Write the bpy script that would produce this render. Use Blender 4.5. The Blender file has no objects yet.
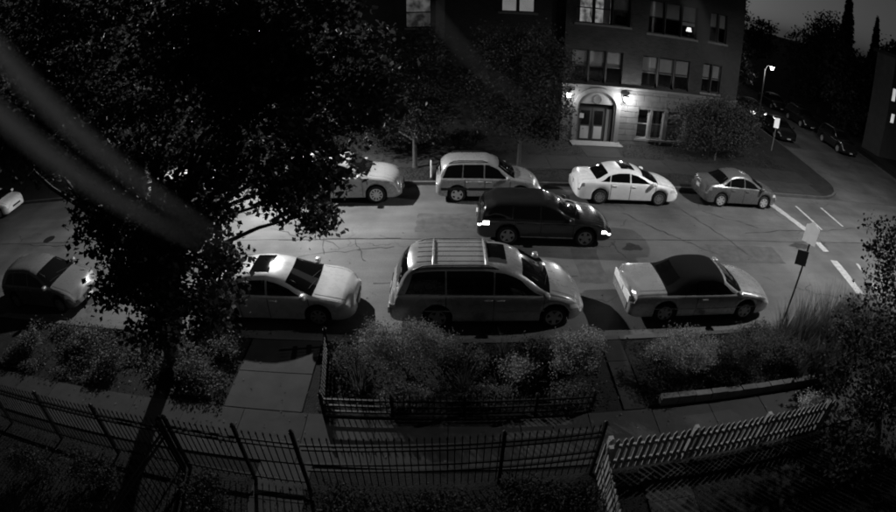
import bpy, bmesh, math, random
import numpy as np
from mathutils import Vector, Matrix, Euler

R = math.radians
random.seed(7)
rng = np.random.default_rng(11)
scene = bpy.context.scene
C = scene.collection

# ------------------------------------------------------------------ camera
cam_d = bpy.data.cameras.new("security_camera")
cam = bpy.data.objects.new("security_camera", cam_d)
C.objects.link(cam)
cam.location = (0, 0, 8.27)
cam.rotation_euler = (R(90 - 29.9), 0, 0)
cam_d.type = 'PANO'                       # wide barrel-distorting lens of a wall camera
cam_d.sensor_fit = 'HORIZONTAL'
cam_d.sensor_width = 36.0
LENS = 518.0 / 896.0 * 36.0
cam_d.lens = LENS
for holder in (cam_d, getattr(cam_d, "cycles", None)):
    try:
        holder.panorama_type = 'FISHEYE_EQUISOLID'
        holder.fisheye_lens = LENS
        holder.fisheye_fov = R(180)
    except Exception:
        pass
cam_d.dof.use_dof = True
cam_d.dof.focus_distance = 17.0
cam_d.dof.aperture_fstop = 3.3
cam_d.clip_start = 0.02
cam_d.clip_end = 1000
scene.camera = cam

# ------------------------------------------------------------------ night sky, dim sky glow
world = bpy.data.worlds.new("World")
scene.world = world
world.use_nodes = True
wn, wl = world.node_tree.nodes, world.node_tree.links
wn.clear()
w_out = wn.new('ShaderNodeOutputWorld')
w_bg = wn.new('ShaderNodeBackground')
w_sky = wn.new('ShaderNodeTexSky')
w_sky.sky_type = 'NISHITA'
w_sky.sun_disc = False
w_sky.sun_elevation = R(0)
w_sky.sun_rotation = R(25)
w_bw = wn.new('ShaderNodeRGBToBW')
wl.new(w_sky.outputs[0], w_bw.inputs[0])
wl.new(w_bw.outputs[0], w_bg.inputs[0])
w_bg.inputs[1].default_value = 0.030
wl.new(w_bg.outputs[0], w_out.inputs[0])

sun_d = bpy.data.lights.new("moon", 'SUN')
sun_d.energy = 0.012
sun_d.angle = R(12)
sun = bpy.data.objects.new("moon", sun_d)
C.objects.link(sun)
sun.rotation_euler = (R(-50), R(20), 0)

scene.view_settings.view_transform = 'Standard'
scene.view_settings.look = 'None'
scene.view_settings.gamma = 1.0
scene.view_settings.exposure = 0.0
scene.render.engine = 'CYCLES'
scene.cycles.use_denoising = True
scene.cycles.max_bounces = 6
scene.cycles.diffuse_bounces = 3
scene.cycles.transparent_max_bounces = 12
scene.cycles.sample_clamp_indirect = 2.0
scene.cycles.filter_width = 1.9
scene.cycles.use_light_tree = True

# ------------------------------------------------------------------ materials
MATS = {}
def M(name, g, rough=0.8, metal=0.0, var=0.0, scale=4.0, bump=0.0, bscale=30.0, coat=0.0, emis=0.0, spec=0.18, detail=5.0, rnd=0.0, rvar=0.0):
    if name in MATS:
        return MATS[name]
    m = bpy.data.materials.new(name)
    m.use_nodes = True
    nt = m.node_tree
    N, L = nt.nodes, nt.links
    b = N["Principled BSDF"]
    b.inputs["Base Color"].default_value = (g, g, g, 1)
    b.inputs["Roughness"].default_value = rough
    b.inputs["Metallic"].default_value = metal
    b.inputs["Specular IOR Level"].default_value = spec
    if coat:
        b.inputs["Coat Weight"].default_value = coat
        b.inputs["Coat Roughness"].default_value = 0.06
    if emis:
        b.inputs["Emission Color"].default_value = (1, 1, 1, 1)
        b.inputs["Emission Strength"].default_value = emis
    tc = None
    def coord():
        nonlocal tc
        if tc is None:
            tc = N.new('ShaderNodeTexCoord')
        return tc.outputs['Object']
    fac = None
    if var:
        nz = N.new('ShaderNodeTexNoise')
        nz.inputs['Scale'].default_value = scale
        nz.inputs['Detail'].default_value = detail
        nz.inputs['Roughness'].default_value = 0.65
        L.new(coord(), nz.inputs['Vector'])
        mr = N.new('ShaderNodeMapRange')
        mr.inputs['From Min'].default_value = 0.25
        mr.inputs['From Max'].default_value = 0.75
        mr.inputs['To Min'].default_value = max(g * (1 - var), 0.001)
        mr.inputs['To Max'].default_value = min(g * (1 + var), 0.95)
        L.new(nz.outputs[0], mr.inputs['Value'])
        fac = mr.outputs[0]
        if rvar:
            r2 = N.new('ShaderNodeMapRange')
            r2.inputs['From Min'].default_value = 0.3
            r2.inputs['From Max'].default_value = 0.7
            r2.inputs['To Min'].default_value = rough - rvar
            r2.inputs['To Max'].default_value = min(1, rough + rvar)
            L.new(nz.outputs[0], r2.inputs['Value'])
            L.new(r2.outputs[0], b.inputs['Roughness'])
    if rnd:
        oi = N.new('ShaderNodeObjectInfo')
        mr = N.new('ShaderNodeMapRange')
        mr.inputs['To Min'].default_value = 1 - rnd
        mr.inputs['To Max'].default_value = 1 + rnd
        L.new(oi.outputs['Random'], mr.inputs['Value'])
        mu = N.new('ShaderNodeMath'); mu.operation = 'MULTIPLY'
        if fac is not None:
            L.new(fac, mu.inputs[0])
        else:
            mu.inputs[0].default_value = g
        L.new(mr.outputs[0], mu.inputs[1])
        fac = mu.outputs[0]
    if fac is not None:
        L.new(fac, b.inputs['Base Color'])
    if bump:
        nb = N.new('ShaderNodeTexNoise')
        nb.inputs['Scale'].default_value = bscale
        nb.inputs['Detail'].default_value = 4
        L.new(coord(), nb.inputs['Vector'])
        bp = N.new('ShaderNodeBump')
        bp.inputs['Strength'].default_value = bump
        bp.inputs['Distance'].default_value = 0.02
        L.new(nb.outputs[0], bp.inputs['Height'])
        L.new(bp.outputs[0], b.inputs['Normal'])
    MATS[name] = m
    return m

def leaf_mat(name, g, var=0.5, trans=0.25):
    if name in MATS:
        return MATS[name]
    m = bpy.data.materials.new(name)
    m.use_nodes = True
    N, L = m.node_tree.nodes, m.node_tree.links
    b = N["Principled BSDF"]
    b.inputs['Roughness'].default_value = 0.7
    b.inputs['Specular IOR Level'].default_value = 0.12
    at = N.new('ShaderNodeAttribute'); at.attribute_name = 'tone'
    mr = N.new('ShaderNodeMapRange')
    mr.inputs['To Min'].default_value = g * (1 - var)
    mr.inputs['To Max'].default_value = g * (1 + var)
    L.new(at.outputs['Fac'], mr.inputs['Value'])
    L.new(mr.outputs[0], b.inputs['Base Color'])
    tr = N.new('ShaderNodeBsdfTranslucent')
    L.new(mr.outputs[0], tr.inputs['Color'])
    mx = N.new('ShaderNodeMixShader'); mx.inputs[0].default_value = trans
    L.new(b.outputs[0], mx.inputs[1]); L.new(tr.outputs[0], mx.inputs[2])
    L.new(mx.outputs[0], N['Material Output'].inputs[0])
    MATS[name] = m
    return m

def pane_mat(name='window_pane_glass', clear=0.8):
    if name in MATS:
        return MATS[name]
    m = bpy.data.materials.new(name)
    m.use_nodes = True
    N, L = m.node_tree.nodes, m.node_tree.links
    N.remove(N["Principled BSDF"])
    t = N.new('ShaderNodeBsdfTransparent'); t.inputs[0].default_value = (.85, .85, .85, 1)
    g = N.new('ShaderNodeBsdfGlossy'); g.inputs['Roughness'].default_value = 0.04
    mx = N.new('ShaderNodeMixShader'); mx.inputs[0].default_value = 1 - clear
    L.new(t.outputs[0], mx.inputs[1]); L.new(g.outputs[0], mx.inputs[2])
    L.new(mx.outputs[0], N['Material Output'].inputs[0])
    MATS[name] = m
    return m

def road_mat(name, g, seed):
    m = bpy.data.materials.new(name)
    m.use_nodes = True
    N, L = m.node_tree.nodes, m.node_tree.links
    b = N["Principled BSDF"]; b.inputs['Specular IOR Level'].default_value = .22
    tc = N.new('ShaderNodeTexCoord')
    def noise(sc, det=5, stretch=None):
        n = N.new('ShaderNodeTexNoise'); n.inputs['Scale'].default_value = sc
        n.inputs['Detail'].default_value = det; n.inputs['Roughness'].default_value = .6
        mp = N.new('ShaderNodeMapping'); mp.inputs['Location'].default_value = (seed, seed * 2, 0)
        if stretch: mp.inputs['Scale'].default_value = stretch
        L.new(tc.outputs['Object'], mp.inputs[0]); L.new(mp.outputs[0], n.inputs['Vector'])
        return n.outputs[0]
    def rng_(v, a, c, lo, hi):
        r = N.new('ShaderNodeMapRange'); r.inputs[1].default_value = a; r.inputs[2].default_value = c
        r.inputs[3].default_value = lo; r.inputs[4].default_value = hi
        L.new(v, r.inputs[0]); return r.outputs[0]
    def mul(a, c):
        k = N.new('ShaderNodeMath'); k.operation = 'MULTIPLY'; L.new(a, k.inputs[0]); L.new(c, k.inputs[1]); return k.outputs[0]
    big = rng_(noise(.35, 6), .3, .7, .6, 1.35)
    strk = rng_(noise(1.0, 5, (.12, 1.6, 1)), .3, .7, .85, 1.14)      # wear along the wheel tracks
    fine = rng_(noise(28, 3), .3, .7, .8, 1.2)
    spk = rng_(noise(110, 2), .35, .65, .86, 1.14)
    col = mul(mul(big, strk), mul(fine, spk))
    vo = N.new('ShaderNodeTexVoronoi'); vo.feature = 'DISTANCE_TO_EDGE'; vo.inputs['Scale'].default_value = .55
    wob = N.new('ShaderNodeTexNoise'); wob.inputs['Scale'].default_value = 1.6; wob.inputs['Detail'].default_value = 5
    L.new(tc.outputs['Object'], wob.inputs['Vector'])
    mx = N.new('ShaderNodeMix'); mx.data_type = 'VECTOR'; mx.inputs[0].default_value = .45
    L.new(tc.outputs['Object'], mx.inputs[4]); L.new(wob.outputs[1], mx.inputs[5])
    L.new(mx.outputs[1], vo.inputs['Vector'])
    cr = rng_(vo.outputs['Distance'], .0, .012, 1.0, 0.0)
    msk = rng_(noise(.3, 3), .52, .62, 0, .62)
    crm = mul(cr, msk)
    inv = rng_(crm, 0, 1, 1, 0)
    fin = mul(col, inv)
    sc = N.new('ShaderNodeMath'); sc.operation = 'MULTIPLY'; sc.inputs[1].default_value = g
    L.new(fin, sc.inputs[0])
    L.new(sc.outputs[0], b.inputs['Base Color'])
    L.new(rng_(noise(.6, 4), .3, .7, .55, .85), b.inputs['Roughness'])
    bp = N.new('ShaderNodeBump'); bp.inputs['Strength'].default_value = .35; bp.inputs['Distance'].default_value = .01
    L.new(fine, bp.inputs['Height']); L.new(bp.outputs[0], b.inputs['Normal'])
    MATS[name] = m
    return m

def brick_mat(name, g):
    m = bpy.data.materials.new(name)
    m.use_nodes = True
    N, L = m.node_tree.nodes, m.node_tree.links
    b = N["Principled BSDF"]; b.inputs['Roughness'].default_value = .85; b.inputs['Specular IOR Level'].default_value = .15
    tc = N.new('ShaderNodeTexCoord')
    sx = N.new('ShaderNodeSeparateXYZ'); cx = N.new('ShaderNodeCombineXYZ')
    L.new(tc.outputs['Object'], sx.inputs[0])
    ad = N.new('ShaderNodeMath'); L.new(sx.outputs[0], ad.inputs[0]); L.new(sx.outputs[1], ad.inputs[1])
    L.new(ad.outputs[0], cx.inputs[0]); L.new(sx.outputs[2], cx.inputs[1])
    br = N.new('ShaderNodeTexBrick')
    br.inputs['Scale'].default_value = 1.0
    br.inputs['Brick Width'].default_value = .22; br.inputs['Row Height'].default_value = .075
    br.inputs['Mortar Size'].default_value = .01
    for k, v in (('Color1', g * .75), ('Color2', g * 1.2), ('Mortar', g * 1.35)):
        br.inputs[k].default_value = (v, v, v, 1)
    L.new(cx.outputs[0], br.inputs['Vector'])
    nz = N.new('ShaderNodeTexNoise'); nz.inputs['Scale'].default_value = .7; nz.inputs['Detail'].default_value = 6
    L.new(tc.outputs['Object'], nz.inputs['Vector'])
    mr = N.new('ShaderNodeMapRange'); mr.inputs[1].default_value = .3; mr.inputs[2].default_value = .7
    mr.inputs[3].default_value = .75; mr.inputs[4].default_value = 1.2
    L.new(nz.outputs[0], mr.inputs[0])
    mu = N.new('ShaderNodeMix'); mu.data_type = 'RGBA'; mu.blend_type = 'MULTIPLY'; mu.inputs[0].default_value = 1
    L.new(br.outputs[0], mu.inputs[6]); L.new(mr.outputs[0], mu.inputs[7])
    L.new(mu.outputs[2], b.inputs['Base Color'])
    bp = N.new('ShaderNodeBump'); bp.inputs['Strength'].default_value = .4; bp.inputs['Distance'].default_value = .01
    L.new(br.outputs['Fac'], bp.inputs['Height']); bp.invert = True
    L.new(bp.outputs[0], b.inputs['Normal'])
    MATS[name] = m
    return m

def emit_mat(name, s, var=0.0, scale=3.0):
    if name in MATS:
        return MATS[name]
    m = bpy.data.materials.new(name)
    m.use_nodes = True
    N, L = m.node_tree.nodes, m.node_tree.links
    N.remove(N["Principled BSDF"])
    e = N.new('ShaderNodeEmission'); e.inputs[1].default_value = s
    if var:
        tc = N.new('ShaderNodeTexCoord')
        nz = N.new('ShaderNodeTexNoise'); nz.inputs['Scale'].default_value = scale; nz.inputs['Detail'].default_value = 3
        L.new(tc.outputs['Object'], nz.inputs['Vector'])
        mr = N.new('ShaderNodeMapRange'); mr.inputs[1].default_value = .35; mr.inputs[2].default_value = .65
        mr.inputs[3].default_value = 1 - var; mr.inputs[4].default_value = 1
        L.new(nz.outputs[0], mr.inputs[0]); L.new(mr.outputs[0], e.inputs[0])
    L.new(e.outputs[0], N['Material Output'].inputs[0])
    MATS[name] = m
    return m

# ------------------------------------------------------------------ mesh helpers
class MB:
    def __init__(s):
        s.v, s.f = [], []
    def quad(s, a, b, c, d):
        n = len(s.v); s.v += [a, b, c, d]; s.f.append((n, n + 1, n + 2, n + 3)); return s
    def box(s, x0, x1, y0, y1, z0, z1):
        n = len(s.v)
        s.v += [(x0, y0, z0), (x1, y0, z0), (x1, y1, z0), (x0, y1, z0), (x0, y0, z1), (x1, y0, z1), (x1, y1, z1), (x0, y1, z1)]
        s.f += [tuple(n + i for i in q) for q in ((0, 3, 2, 1), (4, 5, 6, 7), (0, 1, 5, 4), (1, 2, 6, 5), (2, 3, 7, 6), (3, 0, 4, 7))]
        return s
    def poly_prism(s, pts, z0, z1):
        n = len(s.v); k = len(pts)
        s.v += [(p[0], p[1], z0) for p in pts] + [(p[0], p[1], z1) for p in pts]
        s.f.append(tuple(n + k - 1 - i for i in range(k))); s.f.append(tuple(n + k + i for i in range(k)))
        for i in range(k):
            j = (i + 1) % k
            s.f.append((n + i, n + j, n + k + j, n + k + i))
        return s
    def tube(s, path, radii, n=8, cap=True):
        path = [Vector(p) for p in path]
        base = len(s.v); k = len(path)
        up = None
        for i, p in enumerate(path):
            d = (path[min(i + 1, k - 1)] - path[max(i - 1, 0)]).normalized()
            if up is None:
                up = Vector((0, 0, 1)) if abs(d.z) < .9 else Vector((1, 0, 0))
            a = d.cross(up).normalized(); b = d.cross(a).normalized(); up = -b if b.dot(up) < 0 else b
            r = radii[i] if isinstance(radii, (list, tuple)) else radii
            for q in range(n):
                t = 2 * math.pi * q / n
                s.v.append(tuple(p + a * (r * math.cos(t)) + up * (r * math.sin(t))))
        for i in range(k - 1):
            for q in range(n):
                q2 = (q + 1) % n
                s.f.append((base + i * n + q, base + i * n + q2, base + (i + 1) * n + q2, base + (i + 1) * n + q))
        if cap:
            s.f.append(tuple(base + q for q in range(n))[::-1]); s.f.append(tuple(base + (k - 1) * n + q for q in range(n)))
        return s
    def lathe(s, prof, n=20, axis='z', c=(0, 0, 0), closed=False):
        base = len(s.v); k = len(prof)
        for r, h in prof:
            for q in range(n):
                t = 2 * math.pi * q / n
                a, b = r * math.cos(t), r * math.sin(t)
                if axis == 'z': p = (a, b, h)
                elif axis == 'y': p = (a, h, b)
                else: p = (h, a, b)
                s.v.append((p[0] + c[0], p[1] + c[1], p[2] + c[2]))
        for i in range(k if closed else k - 1):
            i2 = (i + 1) % k
            for q in range(n):
                q2 = (q + 1) % n
                s.f.append((base + i * n + q, base + i * n + q2, base + i2 * n + q2, base + i2 * n + q))
        return s
    def data(s, name):
        me = bpy.data.meshes.new(name)
        me.from_pydata(s.v, [], s.f)
        me.validate(); me.update()
        return me
    def build(s, name, mat, parent=None, smooth=False, angle=35, loc=None, fix=True):
        me = s.data(name)
        if fix:
            bm = bmesh.new(); bm.from_mesh(me); bmesh.ops.recalc_face_normals(bm, faces=bm.faces); bm.to_mesh(me); bm.free()
        return link(name, me, mat, parent, smooth, angle, loc)

def link(name, me, mat, parent=None, smooth=False, angle=35, loc=None):
    if mat is not None and not me.materials:
        me.materials.append(mat)
    if smooth:
        me.polygons.foreach_set('use_smooth', [True] * len(me.polygons))
        if angle and angle < 170:
            me.set_sharp_from_angle(angle=R(angle))
    o = bpy.data.objects.new(name, me)
    C.objects.link(o)
    if parent is not None: o.parent = parent
    if loc is not None: o.location = loc
    return o

def empty(name, loc=(0, 0, 0), rz=0):
    o = bpy.data.objects.new(name, None)
    o.empty_display_size = .2
    C.objects.link(o); o.location = loc; o.rotation_euler = (0, 0, rz)
    return o

def tag(o, label=None, cat=None, group=None, kind=None):
    if label: o['label'] = label
    if cat: o['category'] = cat
    if group: o['group'] = group
    if kind: o['kind'] = kind
    return o

def inst(src, parent, loc=None, rot=None, scale=None):
    o = src.copy(); C.objects.link(o); o.parent = parent
    if loc is not None: o.location = loc
    if rot is not None: o.rotation_euler = rot
    if scale is not None: o.scale = scale
    return o

def add_light(name, loc, power, radius=.15, parent=None):
    d = bpy.data.lights.new(name, 'POINT')
    d.energy = power; d.shadow_soft_size = radius
    o = bpy.data.objects.new(name, d); C.objects.link(o); o.location = loc
    if parent is not None: o.parent = parent
    return o

def cards(name, pos, size, mat, parent=None, tone=None, up=0.35, aspect=.55, kind=None, droop=0.0):
    """many small pointed leaves, each a folded diamond of two triangles"""
    pos = np.asarray(pos, dtype=np.float64); n = len(pos)
    nr = rng.normal(size=(n, 3)); nr[:, 2] = np.abs(nr[:, 2]) + up
    nr /= np.linalg.norm(nr, axis=1)[:, None]
    t = rng.normal(size=(n, 3)); t[:, 2] -= droop
    t -= (t * nr).sum(1)[:, None] * nr; t /= np.linalg.norm(t, axis=1)[:, None]
    b = np.cross(nr, t)
    sz = size * rng.uniform(.65, 1.3, n)[:, None]
    v = np.empty((n, 4, 3))
    v[:, 0] = pos - t * sz * .5
    v[:, 1] = pos + b * sz * aspect * .5 + nr * sz * .1
    v[:, 2] = pos + t * sz * .5
    v[:, 3] = pos - b * sz * aspect * .5 + nr * sz * .1
    me = bpy.data.meshes.new(name)
    me.vertices.add(n * 4); me.vertices.foreach_set('co', v.reshape(-1))
    idx = np.arange(n)[:, None] * 4
    tri = np.concatenate([idx + np.array([0, 1, 2]), idx + np.array([0, 2, 3])], axis=1).reshape(-1)
    me.loops.add(n * 6); me.loops.foreach_set('vertex_index', tri.astype(np.int32))
    me.polygons.add(n * 2)
    me.polygons.foreach_set('loop_start', (np.arange(n * 2) * 3).astype(np.int32))
    me.update(calc_edges=True)
    if tone is None: tone = rng.uniform(0, 1, n)
    at = me.attributes.new('tone', 'FLOAT', 'POINT')
    at.data.foreach_set('value', np.repeat(tone, 4).astype(np.float32))
    o = link(name, me, mat, parent)
    if kind: o['kind'] = kind
    return o

def clump_points(clumps, twig=.28, per=14, density=1.0):
    """clumps: (cx,cy,cz,rx,ry,rz,n_twigs): leaf positions gathered round twig ends"""
    P_, T_ = [], []
    for cx, cy, cz, rx, ry, rz, nt in clumps:
        nt = max(1, int(nt * density))
        d = rng.normal(size=(nt, 3)); d /= np.linalg.norm(d, axis=1)[:, None]
        r = rng.uniform(.15, 1.0, nt) ** .5
        r *= rng.uniform(.75, 1.12, nt)
        c = d * r[:, None] * np.array([rx, ry, rz]) + np.array([cx, cy, cz])
        k = rng.integers(int(per * .5), int(per * 1.5) + 1, nt)
        cc = np.repeat(c, k, axis=0)
        tw = np.repeat(rng.uniform(0, 1, nt), k)
        off = rng.normal(size=cc.shape) * twig * np.array([.6, .6, .4])
        P_.append(cc + off); T_.append(np.clip(tw * .7 + rng.uniform(0, .3, len(cc)), 0, 1))
    return np.concatenate(P_), np.concatenate(T_)

def limb_path(a, b, sag=.0, k=6, wob=.08):
    a, b = Vector(a), Vector(b)
    L_ = (b - a).length
    out = []
    for i in range(k + 1):
        t = i / k
        p = a.lerp(b, t)
        p += Vector((random.uniform(-1, 1), random.uniform(-1, 1), random.uniform(-.5, .5))) * wob * L_ * math.sin(math.pi * t) * .5
        p.z += sag * L_ * math.sin(math.pi * t)
        out.append(p)
    return out

BARK = M('tree_bark', .06, .9, var=.4, scale=9, bump=.8, bscale=18)

def tree(name, label, base, h_fork, r, clumps, leaf, mat, group=None, twig=.28, per=14, lean=(0, 0), limbs=True, density=1.0, aspect=.6, droop=.3):
    t = empty(name, base)
    tag(t, label, 'tree', group)
    bx, by, bz = base
    top = Vector((lean[0], lean[1], h_fork))
    path = [Vector((0, 0, -.05)), Vector((lean[0] * .15, lean[1] * .15, h_fork * .12)), Vector((lean[0] * .45, lean[1] * .4, h_fork * .45)), Vector((lean[0] * .8, lean[1] * .8, h_fork * .75)), top]
    MB().tube(path, [r * 1.45, r * 1.1, r * .95, r * .85, r * .72], 12).build('trunk', BARK, t, smooth=True, angle=80)
    if limbs:
        for c in clumps:
            e = Vector((c[0] - bx, c[1] - by, c[2] - bz))
            s = path[3].lerp(top, random.uniform(.3, 1))
            p = limb_path(s, e, .05, 6)
            rr = r * .42
            MB().tube(p, [rr * (1 - .13 * i) for i in range(len(p))], 7).build('limb', BARK, t, smooth=True, angle=80)
    pts, tone = clump_points(clumps, twig, per, density)
    cards('crown', pts - np.array([bx, by, bz]), leaf, mat, t, tone, aspect=aspect, droop=droop)
    return t

# ================================================================== THE SETTING
SOIL = M('garden_soil', .012, .95, var=.5, scale=3, bump=1.0, bscale=25)
GRASSG = M('verge_turf', .02, .95, var=.45, scale=2.2, bump=1.0, bscale=40)
CONC = M('pale_concrete', .030, .85, var=.28, scale=2.5, bump=.25, bscale=60, rnd=.1)
CONC_D = M('kerb_concrete', .075, .85, var=.3, scale=3, bump=.3, bscale=50, rnd=.12)
JOINT = M('paving_joint_dirt', .05, .95, var=.4, scale=8)
ROADM = road_mat('worn_road_concrete', .09, 3.0)
SIDEM = road_mat('side_street_asphalt', .085, 9.0)
TAR = M('tar_crack_filler', .02, .6, var=.4, scale=6)
PAINT = M('worn_road_paint', .33, .8, var=.45, scale=7, detail=8)

S14 = .14
def lk(y): return 22.4 + S14 * (y - 20.4)      # left kerb of the side street
def rk(y): return 32.2 + S14 * (y - 20.4)      # right kerb

tag(MB().quad((-300, -60, -.02), (400, -60, -.02), (400, 500, -.02), (-300, 500, -.02)).build('ground', GRASSG), kind='structure')
road = MB().quad((-120, 9.9, 0), (140, 9.9, 0), (140, 20.5, 0), (-120, 20.5, 0)).build('road', ROADM)
tag(road, kind='structure')
side = MB().quad((lk(20.5) - 4.5, 20.504, .004), (rk(20.5) + 4.5, 20.504, .004), (rk(160) + 1, 160, .004), (lk(160) - 1, 160, .004)).build('side_street', SIDEM)
tag(side, kind='structure')

def corner(cx, cy, r, a0, a1, n=8):
    return [(cx + r * math.cos(R(a0 + (a1 - a0) * i / n)), cy + r * math.sin(R(a0 + (a1 - a0) * i / n))) for i in range(n + 1)]
RC = 3.2
ci, co = (lk(20.4 + RC) - RC + .05, 20.4 + RC), None
# far block behind the far kerb, with its rounded corner
inner = [(-120, 20.55), (ci[0], 20.55)] + corner(ci[0], ci[1], RC - .15, -90, 0)[1:] + [(lk(160) - .15, 160), (-120, 160)]
tag(MB().poly_prism(inner, -.015, .14).build('far_verge', GRASSG), kind='structure')
kerbf = empty('far_kerb', (0, 0, 0)); tag(kerbf, kind='structure')
x = -46.0
while x < ci[0] - .01:
    x1 = min(x + 2.4, ci[0])
    MB().box(x + .008, x1 - .008, 20.4, 20.548, -.01, .15).build('kerb_stone', CONC_D, kerbf); x = x1
cs = corner(ci[0], ci[1], RC, -90, 0, 6); cn = corner(ci[0], ci[1], RC - .148, -90, 0, 6)
for i in range(6):
    MB().poly_prism([cs[i], cs[i + 1], cn[i + 1], cn[i]], -.01, .15).build('kerb_stone', CONC_D, kerbf)
y = ci[1]
while y < 62:
    MB().poly_prism([(lk(y), y + .008), (lk(y + 2.4), y + 2.392), (lk(y + 2.4) - .148, y + 2.392), (lk(y) - .148, y + .008)], -.01, .15).build('kerb_stone', CONC_D, kerbf); y += 2.4
# far right block beyond the side street
tag(MB().poly_prism([(rk(20.5) + .15, 20.55), (140, 20.55), (140, 160), (rk(160) + .15, 160)], -.015, .14).build('right_verge', GRASSG), kind='structure')
kr = empty('right_kerb', (0, 0, 0)); tag(kr, kind='structure')
y = 20.6
while y < 62:
    MB().poly_prism([(rk(y), y + .008), (rk(y) + .148, y + .008), (rk(y + 2.4) + .148, y + 2.392), (rk(y + 2.4), y + 2.392)], -.01, .15).build('kerb_stone', CONC_D, kr); y += 2.4

def slabs(name, x0, x1, y0, y1, step, z=.15, mat=CONC, skip=None):
    s = MB().box(x0, x1, y0, y1, z - .14, z - .012).build(name, JOINT); tag(s, kind='structure')
    n = int(round((x1 - x0) / step)); st = (x1 - x0) / n
    proto = MB().box(-st / 2 + .009, st / 2 - .009, y0 + .006, y1 - .006, z - .05, z).data('paving_slab'); proto.materials.append(mat)
    for i in range(n):
        o = bpy.data.objects.new('paving_slab', proto); C.objects.link(o); o.parent = s
        o.location = (x0 + st * (i + .5), 0, random.uniform(-.006, .005))
    return s
CONC_F = M('shade_darkened_concrete', .024, .9, var=.3, scale=2.5, bump=.25, bscale=60, rnd=.1)  # tree shade on the far paving is put into this darker base colour
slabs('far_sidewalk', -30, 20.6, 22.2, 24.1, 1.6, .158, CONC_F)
# sidewalk down the right side of the side street
sw = empty('side_sidewalk'); tag(sw, kind='structure')
for i in range(14):
    y = 21 + 2.2 * i
    MB().poly_prism([(rk(y) + 1.6, y + .01), (rk(y) + 3.3, y + .01), (rk(y + 2.2) + 3.3, y + 2.19), (rk(y + 2.2) + 1.6, y + 2.19)], .05, .156).build('paving_slab', CONC, sw)
# corner ramp with its dark tactile plate
rp = MB().poly_prism([(15.9, 20.57), (20.2, 20.57), (20.2, 22.17), (15.9, 22.17)], .02, .150).build('corner_pavement', CONC); tag(rp, kind='structure')
MB().box(16.9, 18.75, 20.66, 21.2, .12, .162).build('tactile_plate', M('tactile_plate_dark', .035, .8, var=.3, scale=10), rp)
# near block
tag(MB().poly_prism([(-120, -60), (20, -60), (20, 9.84), (-120, 9.84)], -.015, .12).build('near_verge', SOIL), kind='structure')
kn = empty('near_kerb'); tag(kn, kind='structure')
x = -22.0
while x < 18:
    MB().box(x + .008, x + 2.392, 9.85, 10.0, -.01, .15 + random.uniform(-.006, .006)).build('kerb_stone', CONC_D, kn); x += 2.4
slabs('near_sidewalk', -18, 13.5, 5.95, 7.35, 1.5, .152)
# concrete crossings of the planted strip and the yard walk
def walk(name, x0, x1, y0, y1, n, z=.152, mat=None):
    s = MB().box(x0, x1, y0, y1, .02, z - .012).build(name, JOINT); tag(s, kind='structure')
    st = (y1 - y0) / n
    for i in range(n):
        MB().box(x0 + .01, x1 - .01, y0 + st * i + .01, y0 + st * (i + 1) - .01, z - .05, z + random.uniform(-.004, .004)).build('paving_slab', mat or CONC, s)
walk('kerb_walk', -5.05, -3.15, 7.37, 9.83, 2)
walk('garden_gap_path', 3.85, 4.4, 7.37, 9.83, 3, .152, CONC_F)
walk('yard_path', 3.75, 4.75, 2.2, 5.75, 4)
walk('gate_walk', -3.75, -2.65, 2.2, 5.93, 4)
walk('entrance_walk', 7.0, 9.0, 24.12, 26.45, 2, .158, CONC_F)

# seams, sealed cracks and paint on the road (each its own thin strip a few millimetres proud)
def strip(name, pts, w, mat, parent, z=.004, jit=0.0):
    m = MB(); n = len(pts)
    for i, p in enumerate(pts):
        a = Vector(pts[max(i - 1, 0)]); b = Vector(pts[min(i + 1, n - 1)])
        d = (b - a).normalized(); q = Vector((-d.y, d.x)) * (w / 2 * random.uniform(1 - jit, 1 + jit))
        m.v += [(p[0] + q.x, p[1] + q.y, z), (p[0] - q.x, p[1] - q.y, z)]
    m.f = [(2 * i, 2 * i + 1, 2 * i + 3, 2 * i + 2) for i in range(n - 1)]
    return m.build(name, mat, parent)
def wig(x0, y0, x1, y1, k=14, a=.06):
    out = []; o = 0
    for i in range(k + 1):
        t = i / k; o = o * .6 + random.uniform(-a, a)
        out.append((x0 + (x1 - x0) * t + o * .3, y0 + (y1 - y0) * t + o))
    return out
strip('tar_seam', wig(-30, 15.55, 45, 15.55, 160, .012), .035, TAR, road, .004, .4)
strip('tar_seam', wig(-6.0, 15.5, -1.6, 15.62, 20, .03), .05, TAR, road, .0065, .6)
for pts in (wig(-6.6, 16.3, -3.6, 15.0, 16, .12), wig(-5.4, 14.3, -1.8, 15.0, 16, .1), wig(-4.6, 16.6, -4.1, 14.4, 12, .1), wig(-3.2, 15.6, -2.6, 14.1, 10, .1),
            wig(-7.6, 14.6, -5.4, 14.3, 12, .08), wig(6.9, 17.7, 8.6, 15.55, 14, .1), wig(8.6, 15.55, 9.7, 14.6, 8, .08), wig(9.8, 18.4, 11.2, 14.2, 14, .12),
            wig(10.8, 18.2, 13.0, 16.8, 12, .1), wig(-14, 17.3, -9, 16.6, 16, .1), wig(12, 16.3, 22, 17.2, 24, .1), wig(-2.2, 12.8, 4, 13.2, 20, .08), wig(-20, 15.4, -15.5, 15.2, 16, .05)):
    strip('sealed_crack', pts, .03, TAR, road, .0053, .7)
PATCH = M('asphalt_patch', .075, .85, var=.35, scale=3, bump=.3, bscale=50)
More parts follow.
